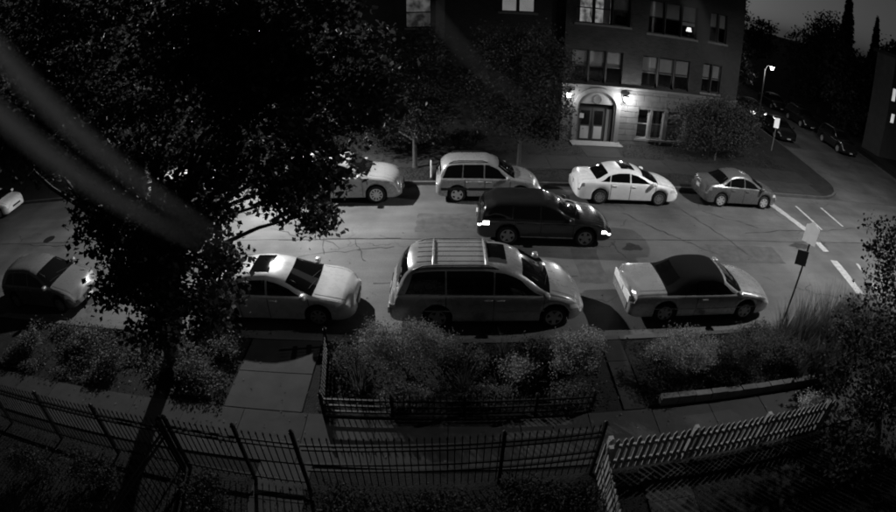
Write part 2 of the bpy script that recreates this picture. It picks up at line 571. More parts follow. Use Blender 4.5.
for pts in ([(-1.2, 16.1), (2.3, 16.0), (2.4, 17.5), (-1.1, 17.6)], [(9.4, 14.0), (12.6, 13.8), (12.7, 15.1), (9.5, 15.2)], [(-10.5, 12.9), (-7.6, 12.8), (-7.5, 14.2), (-10.4, 14.1)], [(4.0, 12.75), (4.9, 12.7), (5.0, 14.9), (4.1, 15.0)]):
    m = MB(); k = []
    for a, b in zip(pts, pts[1:] + pts[:1]):
        for q in range(6):
            u = q / 6; k.append((a[0] + (b[0] - a[0]) * u + random.uniform(-.05, .05), a[1] + (b[1] - a[1]) * u + random.uniform(-.05, .05)))
    m.v = [(p[0], p[1], .0028) for p in k]; m.f = [tuple(range(len(k)))]
    m.build('asphalt_patch', PATCH, road)
OIL = M('oil_stain', .04, .5, var=.5, scale=5)
for cx, cy, r0 in ((2.6, 11.5, .45), (8.6, 11.5, .4), (-3.3, 11.4, .4), (-12.3, 11.4, .4), (6.4, 15.0, .3), (14.3, 15.2, .35), (.4, 13.9, .3)):
    m = MB(); k = [(cx + math.cos(q * .5236) * r0 * random.uniform(.5, 1.2) * 1.5, cy + math.sin(q * .5236) * r0 * random.uniform(.5, 1.1)) for q in range(12)]
    m.v = [(p[0], p[1], .0034) for p in k]; m.f = [tuple(range(12))]
    m.build('oil_stain', OIL, road)
def stripe(x0, y0, x1, y1, w):
    strip('painted_line', wig(x0, y0, x1, y1, 8, .012), w, PAINT, road, .0078, .12)
stripe(15.45, 19.35, 15.86, 16.65, .40)
stripe(15.72, 15.55, 15.66, 14.75, .36)
stripe(15.55, 14.0, 15.18, 11.6, .42)
stripe(17.1, 19.3, 17.0, 16.75, .15)
stripe(18.98, 19.3, 18.93, 17.2, .15)
stripe(16.9, 13.75, 16.75, 13.2, .15)
stripe(16.56, 12.3, 16.38, 11.3, .16)
MB().lathe([(.0, .0085), (.3, .0085), (.34, .002)], 20, 'z', (-18.1, 15.9, 0)).build('manhole_cover', M('manhole_iron', .03, .5, metal=.6, var=.3, scale=20), road)

# ================================================================== VEHICLES
TYRE = M('tyre_rubber', .018, .75)
WELL = M('wheel_well_dark', .008, .9)
RIM_S = M('bright_alloy', .62, .32, metal=.55)
RIM_D = M('dull_alloy', .30, .4, metal=.5)
GLASS = M('tinted_car_glass', .004, .05, spec=.35)
TRIM = M('black_trim', .02, .5)
CHROME = M('chrome_trim', .7, .15, metal=1.0)
LAMPG = M('headlamp_glass', .55, .12, coat=.6)
TAILG = M('tail_lamp_lens', .22, .15, coat=.6)
PLATE = M('number_plate', .6, .5)

def paint(name, g, metal=.0, rough=.28):
    return M('paint_' + name, g, rough, metal=metal, coat=.7, spec=.5, var=.09, scale=2.2, detail=8, rvar=.08)

class Curve1:
    """monotone cubic through the given points"""
    def __init__(s, pts):
        s.x = np.array([p[0] for p in pts], float); s.y = np.array([p[1] for p in pts], float)
        h = np.diff(s.x); d = np.diff(s.y) / h; m = np.zeros(len(s.x))
        for i in range(1, len(m) - 1):
            if d[i - 1] * d[i] > 0:
                w1, w2 = 2 * h[i] + h[i - 1], h[i] + 2 * h[i - 1]
                m[i] = (w1 + w2) / (w1 / d[i - 1] + w2 / d[i])
        m[0], m[-1] = d[0], d[-1]; s.m, s.h = m, h
    def __call__(s, x):
        x = min(max(x, s.x[0]), s.x[-1])
        i = min(max(int(np.searchsorted(s.x, x)) - 1, 0), len(s.h) - 1)
        t = (x - s.x[i]) / s.h[i]; h = s.h[i]
        return ((2 * t ** 3 - 3 * t * t + 1) * s.y[i] + (t ** 3 - 2 * t * t + t) * h * s.m[i] + (-2 * t ** 3 + 3 * t * t) * s.y[i + 1] + (t ** 3 - t * t) * h * s.m[i + 1])

class Car:
    def __init__(s, L, hw, top, belt, wheels, wr=.32, tum=.36, clear=.2, shift=.14, nose=(.55, .80), tail=(.4, .84), crown=.02, ws=None, sill=.02):
        s.L, s.hw, s.top, s.belt, s.wheels, s.wr, s.tum, s.clear = L, hw, Curve1(top), Curve1(belt), wheels, wr, tum, clear
        s.shift, s.nose, s.tail, s.crown, s.sill = shift, nose, tail, crown, sill
        s.mid = L * .5
        s.cache = {}
    def plan(s, x):
        ln, fn = s.nose; lt, ft = s.tail
        if x > s.L - ln:
            t = (x - (s.L - ln)) / ln; return fn + (1 - fn) * max(0, 1 - t ** 2.6) ** .6
        if x < lt:
            t = (lt - x) / lt; return ft + (1 - ft) * max(0, 1 - t ** 2.8) ** .6
        return 1.0
    def bottom(s, x):
        z = s.clear
        if x > s.L - .35: z += .10 * ((x - s.L + .35) / .35) ** 2
        if x < .35: z += .12 * ((.35 - x) / .35) ** 2
        for wx in s.wheels:
            r = s.wr + .055; d = abs(x - wx)
            if d < r: z = max(z, s.wr + math.sqrt(r * r - d * d) * .98)
        return z
    def section(s, x):
        k = round(x, 4)
        if k in s.cache: return s.cache[k]
        zb, T = s.bottom(x), s.top(x)
        sh = s.shift if x > s.mid else -s.shift
        Te = min(T, s.top(x + sh)) - s.crown
        w = s.hw * s.plan(x)
        B = min(s.belt(x), Te - .012)
        B = max(B, zb + .10)
        hgt = B - zb
        Te = max(Te, B + .012); T = max(T, Te + .004)
        h = Te - B
        a = min(.05, hgt * .25); 
        pts = [(0, zb), (w * .78, zb), (w * .925, zb + a * .3), (w * .965, zb + a), (w * (1 - s.sill * .6), zb + hgt * .36), (w * 1.0, zb + hgt * .62), (w * .995, zb + hgt * .80), (w * .982, B - min(.035, hgt * .12)), (w * .962, B)]
        yb = w * .945
        rr = min(1, h / .25)
        yt = yb - s.tum * h
        e = .10 * rr + .012 * (1 - rr)
        pts += [(yb, B + min(.012, h * .3)), (yb - s.tum * h * .33 * .8, B + (h - e) * .34), (yb - s.tum * h * .66 * .88, B + (h - e) * .68), (yt + .015 * rr, Te - e), (yt - .018 * rr - .01, Te - e * .42), (yt - .062 * rr - .03, Te - .004), (yt * .72, Te + (T - Te) * .5), (yt * .38, Te + (T - Te) * .88), (0, T)]
        s.cache[k] = (pts, B, Te, T, yt)
        return s.cache[k]
    def w(s, x, z):
        pts = s.section(x)[0][3:15]
        for (y0, z0), (y1, z1) in zip(pts, pts[1:]):
            if z0 <= z <= z1 and z1 > z0: return y0 + (y1 - y0) * (z - z0) / (z1 - z0)
        return pts[0][0] if z < pts[0][1] else pts[-1][0]
    def zt(s, x, y):
        y = abs(y); pts = s.section(x)[0][11:]
        for (y0, z0), (y1, z1) in zip(pts, pts[1:]):
            if y1 <= y <= y0 and y0 > y1: return z1 + (z0 - z1) * (y - y1) / (y0 - y1)
        return pts[0][1] if y > pts[0][0] else pts[-1][1]
    def stations(s):
        xs = set(np.round(np.linspace(0, s.L, 84), 4))
        for wx in s.wheels:
            r = s.wr + .055
            for a in np.linspace(0, math.pi, 19): xs.add(round(wx + r * math.cos(a) * .9995, 4))
            xs.add(round(wx + r + .002, 4)); xs.add(round(wx - r - .002, 4))
        for e in (.01, .03, .06, .1): xs.add(e); xs.add(round(s.L - e, 4))
        xs = sorted(x for x in xs if 0 <= x <= s.L)
        out = [xs[0]]
        for x in xs[1:]:
            if x - out[-1] > .0015: out.append(x)
        return out

def grid_mesh(fn, nu, nv):
    m = MB()
    for i in range(nu + 1):
        for j in range(nv + 1): m.v.append(fn(i / nu, j / nv))
    for i in range(nu):
        for j in range(nv):
            a = i * (nv + 1) + j; m.f.append((a, a + 1, a + nv + 2, a + nv + 1))
    return m

WHEEL_CACHE = {}
def wheel_meshes(wr, width, style, rim_mat):
    key = (wr, width, style, rim_mat.name)
    if key in WHEEL_CACHE: return WHEEL_CACHE[key]
    rr = wr * .66; h = width / 2
    ty = MB().lathe([(rr, -h * .9), (rr * 1.12, -h), (wr * .93, -h), (wr * .985, -h * .8), (wr, -h * .5), (wr, h * .5), (wr * .985, h * .8), (wr * .93, h), (rr * 1.12, h), (rr, h * .9)], 28, 'y', closed=True).data('tyre')
    hub = MB().lathe([(.001, -h * .35), (rr * .98, -h * .35), (rr * .98, h * .35), (.001, h * .35)], 24, 'y').data('wheel')
    rim = MB()
    rim.lathe([(rr * .90, -h * .97), (rr * 1.03, -h * .97), (rr * 1.03, -h * .3), (rr * .9, -h * .3)], 28, 'y', closed=True)
    rim.lathe([(.001, -h * .92), (rr * .22, -h * .9), (rr * .24, -h * .4)], 14, 'y')
    n = {'five': 5, 'six': 6, 'ten': 10, 'seven': 7}[style]
    sw_ = {'five': .17, 'six': .15, 'ten': .075, 'seven': .11}[style] * wr
    for i in range(n):
        a = 2 * math.pi * i / n + .3
        ca, sa = math.cos(a), math.sin(a)
        b = len(rim.v)
        for (rad, wd, y0, y1) in ((rr * .12, sw_ * 1.1, -h * .88, -h * .5), (rr * .95, sw_ * .8, -h * .95, -h * .55)):
            for yy in (y0, y1):
                for sgn in (-1, 1):
                    rim.v.append((ca * rad - sa * wd * sgn, yy, sa * rad + ca * wd * sgn))
        for q in ((0, 1, 5, 4), (2, 6, 7, 3), (0, 4, 6, 2), (1, 3, 7, 5), (4, 5, 7, 6), (0, 2, 3, 1)): rim.f.append(tuple(b + i_ for i_ in q))
    rimd = rim.data('rim')
    for me, mt in ((ty, TYRE), (hub, WELL), (rimd, rim_mat)):
        me.materials.append(mt)
        bm = bmesh.new(); bm.from_mesh(me); bmesh.ops.recalc_face_normals(bm, faces=bm.faces); bm.to_mesh(me); bm.free()
    ty.polygons.foreach_set('use_smooth', [True] * len(ty.polygons))
    WHEEL_CACHE[key] = (ty, hub, rimd)
    return WHEEL_CACHE[key]

def build_car(name, label, cat, spec, loc, rz, body_mat, panes, wind, rear, group=None, roof=None, roofmat=None, rim='five', rim_mat=RIM_S,
              lamps=None, tails=None, seams=(), handles=(), mirror=None, sunroof=None, bars=None, rails=None, plate_rear=None, plate_front=True, lamp_mat=LAMPG, tail_mat=TAILG, moulding=None, chrome_belt=None, sill_trim=None, wwidth=.21, extras=None, front_grille=True):
    t = empty(name, loc, rz); tag(t, label, cat, group)
    L0 = spec.L / 2
    xs = spec.stations()
    secs = [spec.section(x)[0] for x in xs]
    k = len(secs[0])
    body, top = MB(), MB()
    def ring(m):
        for x, sc in zip(xs, secs):
            for (y, z) in sc: m.v.append((x - L0, y, z))
            for (y, z) in sc[-2:0:-1]: m.v.append((x - L0, -y, z))
    ring(body); ring(top)
    n = 2 * k - 2
    for i in range(len(xs) - 1):
        xm = (xs[i] + xs[i + 1]) / 2
        for j in range(n):
            j2 = (j + 1) % n
            jj = j if j < k - 1 else n - 1 - j          # half-section segment index
            q = (i * n + j, i * n + j2, (i + 1) * n + j2, (i + 1) * n + j)
            is_top = roof is not None and roof[0] < xm < roof[1] and jj >= roof[2]
            (top if is_top else body).f.append(q)
    body.f.append(tuple(range(n))); body.f.append(tuple((len(xs) - 1) * n + j for j in range(n)))
    def clean(m):
        used = sorted({i for f in m.f for i in f}); mp = {o_: i for i, o_ in enumerate(used)}
        m.v = [m.v[i] for i in used]; m.f = [tuple(mp[i] for i in f) for f in m.f]
    clean(body)
    body.build('body', body_mat, t, smooth=True, angle=32)
    if roof is not None:
        clean(top); top.build(roof[3], roofmat, t, smooth=True, angle=40)
    # floor pan and wheel wells
    MB().box(-L0 + .3, L0 - .35, -spec.hw * .70, spec.hw * .70, spec.clear * .8, spec.wr * 2.0).build('floor_pan', WELL, t)
    P3 = lambda x, y, z: (x - L0, y, z)
    # side glass
    for (xb0, xb1, xt0, xt1, *zz) in panes:
        lo, hi = (zz + [.03, .105])[:2] if zz else (.03, .105)
        for sgn in (-1, 1):
            def fn(u, v):
                x = (xb0 + (xb1 - xb0) * u) * (1 - v) + (xt0 + (xt1 - xt0) * u) * v
                _, B, Te, T, yt = spec.section(x)
                z = B + lo + v * max(.01, (Te - hi - B - lo))
                return P3(x, sgn * (spec.w(x, z) + .005), z)
            grid_mesh(fn, 10, 6).build('side_window', GLASS, t, smooth=True, angle=60)
    def top_panel(nm, x0, x1, f0, f1, mat, off=.007, y_off=0.0, curve=0.0):
        def fn(u, v):
            s_ = (v * 2 - 1)
            x = x0 + (x1 - x0) * u
            x = x + curve * (1 - s_ * s_)
            yt = spec.section(x)[4]
            y = s_ * (f0 + (f1 - f0) * u) * yt
            return P3(x, y, spec.zt(x, y) + off)
        return grid_mesh(fn, 8, 14).build(nm, mat, t, smooth=True, angle=60)
    top_panel('windshield', wind[0], wind[1], wind[2], wind[3], GLASS, curve=.06)
    if rear: top_panel('rear_window', rear[0], rear[1], rear[2], rear[3], GLASS, curve=-.04)
    if sunroof: top_panel('sunroof', sunroof[0], sunroof[1], sunroof[2], sunroof[2], GLASS, .006)
    # wipers
    for y0, y1 in ((.45, -.15), (-.12, -.68)):
        xw = wind[1] + .03 if wind[1] > wind[0] else wind[0] + .03
        a = (xw, y0 * spec.hw, 0); b = (xw - .14, y1 * spec.hw, 0)
        pth = []
        for i in range(5):
            q = i / 4; xx = a[0] + (b[0] - a[0]) * q; yy = a[1] + (b[1] - a[1]) * q
            pth.append(P3(xx, yy, spec.zt(xx, yy) + .018))
        MB().tube(pth, .009, 5).build('wiper', TRIM, t)
    def side_patch(nm, x0, x1, z0, z1, mat, sgn, off=.006, slope=0.0, nu=6, nv=3):
        def fn(u, v):
            x = x0 + (x1 - x0) * u; z = z0 + (z1 - z0) * v + slope * (u - .5)
            cap = spec.section(x)[1] - .012; z = min(z, cap - (1 - v) * min(.06, z1 - z0))
            return P3(x, sgn * (spec.w(x, z) + off), z)
        return grid_mesh(fn, nu, nv).build(nm, mat, t, smooth=True, angle=60)
    for sgn in (-1, 1):
        if lamps:
            x0, x1, z0, z1 = lamps; side_patch('headlamp', x0, x1, z0, z1, lamp_mat, sgn, .008)
        if tails:
            x0, x1, z0, z1 = tails; side_patch('tail_lamp', x0, x1, z0, z1, tail_mat, sgn, .008)
        for sx in seams:
            def fn(u, v, sx=sx):
                _, B, Te, T, yt = spec.section(sx)
                z0 = spec.bottom(sx) + .06; z = z0 + (B - .02 - z0) * v; x = sx + (u - .5) * .02
                return P3(x, sgn * (spec.w(x, z) + .003), z)
            grid_mesh(fn, 1, 8).build('door_seam', TRIM, t)
        for hx in handles:
            z = spec.section(hx)[1] - .11
            y = spec.w(hx, z) + .012
            m = MB(); m.tube([P3(hx - .10, sgn * (y - .012), z), P3(hx - .08, sgn * (y + .012), z), P3(hx + .08, sgn * (y + .012), z), P3(hx + .10, sgn * (y - .012), z)], .017, 6).build('door_handle', body_mat, t, smooth=True)
        if mirror:
            z = spec.section(mirror)[1] + .05; y = spec.hw * .96
            m = MB()
            for i in range(7):
                ph = math.pi * i / 6
                for j in range(10):
                    th = 2 * math.pi * j / 10
                    cx, sx_ = math.cos(th), math.sin(th)
                    pw = lambda q: math.copysign(abs(q) ** .6, q)
                    m.v.append(P3(mirror + .09 * pw(math.sin(ph)) * pw(cx), sgn * (y + .10) + .115 * pw(math.cos(ph)), z + .04 + .075 * pw(math.sin(ph)) * pw(sx_)))
            for i in range(6):
                for j in range(10):
                    j2 = (j + 1) % 10; m.f.append((i * 10 + j, i * 10 + j2, (i + 1) * 10 + j2, (i + 1) * 10 + j))
            m.build('wing_mirror', body_mat if mirror_body else TRIM, t, smooth=True, angle=60)
        if moulding:
            z0, z1, x0, x1 = moulding
            def fnm(u, v):
                x = x0 + (x1 - x0) * u; z = z0 + (z1 - z0) * v
                return P3(x, sgn * (spec.w(x, z) + .012 * math.sin(math.pi * v) + .002), z)
            grid_mesh(fnm, 20, 3).build('door_moulding', chrome_belt or TRIM, t, smooth=True, angle=80)
        if sill_trim:
            def fns(u, v):
                x = sill_trim[0] + (sill_trim[1] - sill_trim[0]) * u; z = sill_trim[2] + (sill_trim[3] - sill_trim[2]) * v
                return P3(x, sgn * (spec.w(x, z) + .006), z)
            grid_mesh(fns, 20, 1).build('sill_trim', CHROME, t)
        if rails:
            pth = []
            for i in range(9):
                x = rails[0] + (rails[1] - rails[0]) * i / 8; yt = spec.section(x)[4]
                pth.append(P3(x, sgn * (yt - .05), spec.zt(x, yt - .05) + (.055 if 0 < i < 8 else .0)))
            MB().tube(pth, .020, 6).build('roof_rail', rails[2], t, smooth=True, angle=60)
            # bonnet and boot shut lines
        for (xa, xb, fr) in ((wind[1] + .06, spec.L - .22, .86), (.10, (rear[0] - .06) if rear else .1, .84)):
            if xb - xa > .25:
                def fnb(u, v, xa=xa, xb=xb, fr=fr):
                    x = xa + (xb - xa) * u; y = spec.section(x)[4] * fr + (v - .5) * .016
                    return P3(x, sgn * y, spec.zt(x, y) + .003)
                grid_mesh(fnb, 10, 1).build('shut_line', TRIM, t)
        # wheels
        ty, hub, rimd = wheel_meshes(spec.wr, wwidth, rim, rim_mat)
        for wx in spec.wheels:
            wo = link('wheel', hub, None, t)
            wo.location = P3(wx, sgn * (spec.hw - wwidth / 2 - .03), spec.wr)
            wo.rotation_euler = (0, random.uniform(0, 6), 0 if sgn < 0 else math.pi)
            link('tyre', ty, None, wo); link('rim', rimd, None, wo)
    if bars:
        for bx_ in bars[0]:
            yt = spec.section(bx_)[4] - .05; pth = []
            for i in range(9):
                y = -yt + 2 * yt * i / 8; pth.append(P3(bx_, y, spec.zt(bx_, y) + .05))
            MB().tube(pth, bars[1], 6).build('cross_bar', bars[2], t, smooth=True, angle=60)
    if front_grille:
        zn = spec.top(spec.L) ; x = spec.L - .004; w_ = spec.hw * spec.plan(spec.L) * .6
        MB().box(x - L0, x - L0 + .02, -w_, w_, zn - .14, zn - .04).build('grille', TRIM, t)
        if plate_front: MB().box(x - L0, x - L0 + .03, -.16, .16, zn - .26, zn - .17).build('number_plate', PLATE, t)
    if plate_rear:
        xr, zr = plate_rear
        MB().box(xr - L0 - .02, xr - L0 + .03, -.16, .16, zr - .08, zr + .08).build('number_plate', PLATE, t)
    if extras: extras(t, spec, P3, top_panel, side_patch)
    return t
mirror_body = True

SILVER = paint('silver', .30, .25); SILVER_D = paint('silver_darker', .30, .3); WHITE = paint('white', .85, 0, .25); GREY = paint('mid_grey', .12, .3)
DARK = paint('near_black', .011, .0, .2); PEARL = paint('pale_silver', .52, .1); CHAR = paint('charcoal', .12, .2)
CLOTH = M('black_soft_top_cloth', .005, .95, spec=.08, var=.25, scale=20, bump=.3, bscale=80)

# ---- minivan
VAN = Car(5.09, .99, [(0, .80), (.05, 1.02), (.16, 1.30), (.36, 1.62), (.62, 1.74), (1.2, 1.775), (2.2, 1.775), (2.95, 1.72), (3.25, 1.63), (3.6, 1.44), (4.12, 1.13), (4.3, 1.08), (4.62, .98), (4.88, .84), (5.02, .68), (5.09, .52)],
          [(0, .98), (.35, 1.04), (2.5, 1.02), (4.1, .97), (4.5, .88), (4.85, .72), (5.09, .46)], (1.21, 4.24), .335, tum=.27, clear=.2, nose=(.85, .62), tail=(.2, .92), crown=.03)
def van_extras(t, spec, P3, top_panel, side_patch):
    for i in range(5):      # raised ribs along the roof panel
        yy = -.48 + i * .24
        def fn(u, v):
            x = .72 + 1.66 * u; y = yy + (v - .5) * .05
            return P3(x, y, spec.zt(x, y) + .016 * math.sin(math.pi * v))
        grid_mesh(fn, 12, 4).build('roof_rib', SILVER, t, smooth=True, angle=80)
    for sgn in (-1, 1):     # tall tail lamps on the rear corners
        pth = [P3(.085 + .10 * i / 4, sgn * (spec.w(.10 + .10 * i / 4, 1.02 + .36 * i / 4) - .005), 1.02 + .36 * i / 4) for i in range(5)]
    MB().box(-spec.L / 2 - .05, -spec.L / 2 + .05, -.86, .86, .44, .62).build('rear_bumper', SILVER, t)
    MB().box(-spec.L / 2 - .012, -spec.L / 2 + .02, -.5, .5, .78, .83).build('tailgate_trim', CHROME, t)
build_car('minivan', 'silver minivan with roof rack bars and dark sunroof parked at near kerb', 'van', VAN, (1.055, 11.55, 0), 0, SILVER_D,
          [(.42, 1.42, .62, 1.42), (1.46, 2.62, 1.46, 2.62), (2.66, 3.95, 2.66, 3.33)], (3.34, 4.06, .86, .98), (.20, .50, .80, .84),
          rim='five', rim_mat=RIM_D, lamps=(4.62, 5.0, .60, .74), tails=(.02, .17, .72, 1.12), tail_mat=LAMPG, seams=(1.44, 2.64, 3.92), handles=(2.5, 2.8), mirror=3.95,
          sunroof=(2.50, 2.96, .66), bars=((1.12, 2.42), .024, SILVER), rails=(.62, 2.75, SILVER_D), plate_rear=(-.01, .70), moulding=(.55, .585, .9, 3.95), chrome_belt=SILVER, extras=van_extras)

# ---- convertible with black cloth top
CONV = Car(4.92, .90, [(0, .72), (.03, .90), (.14, .965), (.5, .985), (.95, 1.0), (1.1, 1.03), (1.45, 1.25), (1.7, 1.36), (2.05, 1.405), (2.6, 1.405), (2.9, 1.36), (3.2, 1.21), (3.62, .985), (3.8, .95), (4.3, .865), (4.65, .76), (4.85, .62), (4.92, .5)],
           [(0, .84), (.6, .885), (3.6, .875), (4.3, .79), (4.7, .66), (4.92, .45)], (1.13, 3.85), .32, tum=.33, clear=.18, nose=(.9, .60), tail=(.22, .90), crown=.03)
def conv_extras(t, spec, P3, top_panel, side_patch):
    L0 = spec.L / 2
    MB().box(-L0 - .03, -L0 + .06, -.66, .66, .36, .58).build('rear_bumper', SILVER, t)
    MB().box(-L0 - .018, -L0 + .02, -.74, .74, .62, .84).build('boot_panel', WHITE, t)
build_car('convertible', 'silver convertible with black cloth roof parked at near kerb', 'car', CONV, (7.3, 11.5, 0), R(-1.0), SILVER_D,
          [(1.42, 1.98, 1.66, 1.98, .03, .13), (2.02, 3.46, 2.02, 3.02, .03, .10)], (3.0, 3.56, .88, .98), (1.14, 1.52, .66, .66),
          roof=(1.06, 2.92, 9, 'soft_top'), roofmat=CLOTH, rim='six', rim_mat=RIM_D, lamps=(4.42, 4.8, .56, .68), tails=(.02, .2, .66, .82), seams=(2.06, 3.55), handles=(2.3,), mirror=3.42,
          plate_rear=(-.02, .73), moulding=(.46, .49, .6, 4.4), chrome_belt=SILVER_D, extras=conv_extras)

# ---- sedans
def sedan_curves(L, H, s=1.0):
    k = L / 4.6
    top = [(0, .72), (.03, .93), (.12, 1.02), (.45, 1.06), (.72, 1.09), (1.05, 1.26), (1.35, H - .07), (1.7, H - .01), (2.15, H), (2.6, H - .05), (2.9, H - .15), (3.25, H - .31), (3.6, 1.0), (3.78, .955), (4.15, .885), (4.4, .81), (4.53, .73), (4.58, .66), (4.6, .58)]
    belt = [(0, .90), (.6, .955), (2.2, .94), (3.55, .90), (4.1, .825), (4.42, .74), (4.55, .65), (4.6, .53)]
    return [(a * k, b) for a, b in top], [(a * k, b) for a, b in belt], k
def sedan(name, label, loc, rz, mat, L, H, hw, wheels, group, **kw):
    top, belt, k = sedan_curves(L, H)
    sp = Car(L, hw, top, belt, wheels, .315, tum=.40, clear=.19, nose=(.7, .66), tail=(.45, .80), crown=.03)
    a = dict(lamps=(4.14 * k, 4.54 * k, .62, .75), tails=(.04, .30, .78, .92), seams=(1.42 * k, 2.28 * k, 3.42 * k), handles=(1.6 * k, 2.45 * k), mirror=3.32 * k, plate_rear=(-.01, .74))
    a.update(kw)
    return build_car(name, label, 'car', sp, loc, rz, mat,
                     [(.92 * k, 1.36 * k, 1.28 * k, 1.40 * k), (1.40 * k, 2.24 * k, 1.44 * k, 2.24 * k), (2.30 * k, 3.42 * k, 2.30 * k, 2.92 * k)], (2.80 * k, 3.52 * k, .90, .98), (.80 * k, 1.30 * k, .92, .88), group, **a)
GN, GF = 'cars parked along the near kerb', 'cars parked along the far kerb'
sedan('sedan', 'pale silver sedan with dark sunroof half under the tree at near kerb', (-4.72, 11.48, 0), 0, PEARL, 4.6, 1.46, .89, (.98, 3.62), GN, sunroof=(1.75, 2.3, .70), rim='seven', rim_mat=RIM_D)
sedan('sedan', 'bright white sedan with dark multi-spoke wheels parked across the street', (7.42, 19.42, 0), R(-.6), WHITE, 4.6, 1.45, .89, (1.0, 3.65), GF, sunroof=(1.9, 2.5, .7), rim='ten', rim_mat=RIM_D)
sedan('sedan', 'small grey sedan with bright wheels parked last before the corner', (13.2, 19.5, 0), R(-.5), GREY, 4.25, 1.48, .84, (.90, 3.38), GF, rim='six', rim_mat=RIM_S)
sedan('sedan', 'pale car glimpsed through the leaves across the street', (-11.6, 19.45, 0), 0, PEARL, 4.6, 1.46, .89, (.98, 3.62), GF, rim='seven')
sedan('sedan', 'white car at the far left edge across the street', (-26.5, 19.45, 0), 0, WHITE, 4.6, 1.46, .89, (.98, 3.62), GF, rim='seven')

# ---- dark hatchback at the left edge
HAT = Car(4.3, .89, [(0, .75), (.03, 1.0), (.15, 1.2), (.5, 1.42), (.9, 1.50), (1.7, 1.52), (2.2, 1.48), (2.5, 1.40), (2.9, 1.22), (3.25, 1.02), (3.4, .98), (3.85, .88), (4.12, .76), (4.24, .62), (4.3, .5)],
          [(0, .92), (.5, .96), (3.2, .91), (3.8, .80), (4.12, .66), (4.3, .45)], (.82, 3.42), .315, tum=.36, clear=.19, nose=(.7, .64), tail=(.4, .82), crown=.03)
build_car('hatchback', 'dark hatchback parked at the left edge beside the near kerb', 'car', HAT, (-14.0, 11.45, 0), R(-1.0), CHAR,
          [(.45, 1.0, .72, 1.05), (1.05, 1.9, 1.1, 1.9), (1.96, 3.1, 1.96, 2.58)], (2.46, 3.18, .90, .98), (.2, .5, .8, .82), GN, rim='seven', rim_mat=RIM_D,
          lamps=(3.86, 4.2, .6, .74), tails=(.02, .22, .78, 1.0), seams=(1.03, 1.93, 3.08), handles=(1.2, 2.1), mirror=3.0, plate_rear=(-.01, .72))

# ---- sport utility vehicles
def suv_curves(L, H, hood):
    k = L / 4.6
    top = [(0, .82), (.03, 1.05), (.12, 1.34), (.27, H - .14), (.5, H - .03), (1.0, H), (2.1, H), (2.5, H - .05), (2.75, H - .14), (3.1, H - .36), (3.45, hood + .07), (3.6, hood + .02), (4.1, hood - .06), (4.42, hood - .20), (4.55, hood - .36), (4.6, .58)]
    belt = [(0, 1.0), (.4, hood - .02), (3.4, hood - .05), (4.0, hood - .13), (4.4, hood - .3), (4.6, .5)]
    return [(a * k, b) for a, b in top], [(a * k, b) for a, b in belt], k
def suv(name, label, loc, rz, mat, L, H, hood, hw, wheels, wr, group=None, **kw):
    top, belt, k = suv_curves(L, H, hood)
    sp = Car(L, hw, top, belt, wheels, wr, tum=.27, clear=.24, nose=(.5, .76), tail=(.3, .86), crown=.03)
    a = dict(lamps=(4.2 * k, 4.54 * k, hood - .30, hood - .16), tails=(.02, .15, .85, 1.25), seams=(1.25 * k, 2.1 * k, 3.2 * k), handles=(1.42 * k, 2.28 * k), mirror=3.1 * k, plate_rear=(-.01, .80))
    a.update(kw)
    return build_car(name, label, 'car', sp, loc, rz, mat, [(.28 * k, 1.12 * k, .48 * k, 1.16 * k), (1.18 * k, 2.05 * k, 1.2 * k, 2.05 * k), (2.11 * k, 3.22 * k, 2.11 * k, 2.72 * k)], (2.68 * k, 3.38 * k, .88, .97), (.1 * k, .25 * k, .8, .82), group, **a)
def spare(t, spec, P3, top_panel, side_patch):
    ty, hub, rimd = wheel_meshes(.31, .19, 'five', RIM_D)
    o = link('spare_wheel', hub, None, t); o.location = (-spec.L / 2 - .06, .05, .92); o.rotation_euler = (0, 0, R(90))
    link('tyre', ty, None, o); link('rim', rimd, None, o)
suv('compact_suv', 'silver compact SUV with five-spoke wheels parked beyond the moving car', (1.6, 19.42, 0), 0, SILVER, 4.15, 1.66, 1.02, .87, (.83, 3.30), .335, GF, rim='five', rim_mat=RIM_S,
    rails=(.5, 2.0, TRIM), moulding=(.52, .64, .2, 3.9), extras=spare)
suv('large_suv', 'pale SUV nose poking out from behind tree leaves across the street', (-4.30, 19.45, 0), 0, SILVER, 4.98, 1.78, 1.14, .98, (.98, 3.99), .375, GF, rim='ten', rim_mat=RIM_S, rails=(.6, 2.4, TRIM))
HEAD_ON = emit_mat('lit_headlamp', 3.5); TAIL_ON = emit_mat('lit_tail_lamp', 4.5)
suv('moving_suv', 'near-black SUV driving down the street with headlamps and tail lamps lit', (3.3, 15.9, 0), R(-3.0), DARK, 4.62, 1.52, .98, .90, (1.02, 3.66), .345, None, rim='five', rim_mat=RIM_D,
    lamp_mat=HEAD_ON, tail_mat=TAIL_ON, tails=(.02, .40, .76, .90), lamps=(4.2, 4.56, .55, .67), sill_trim=(1.45, 3.22, .33, .355))

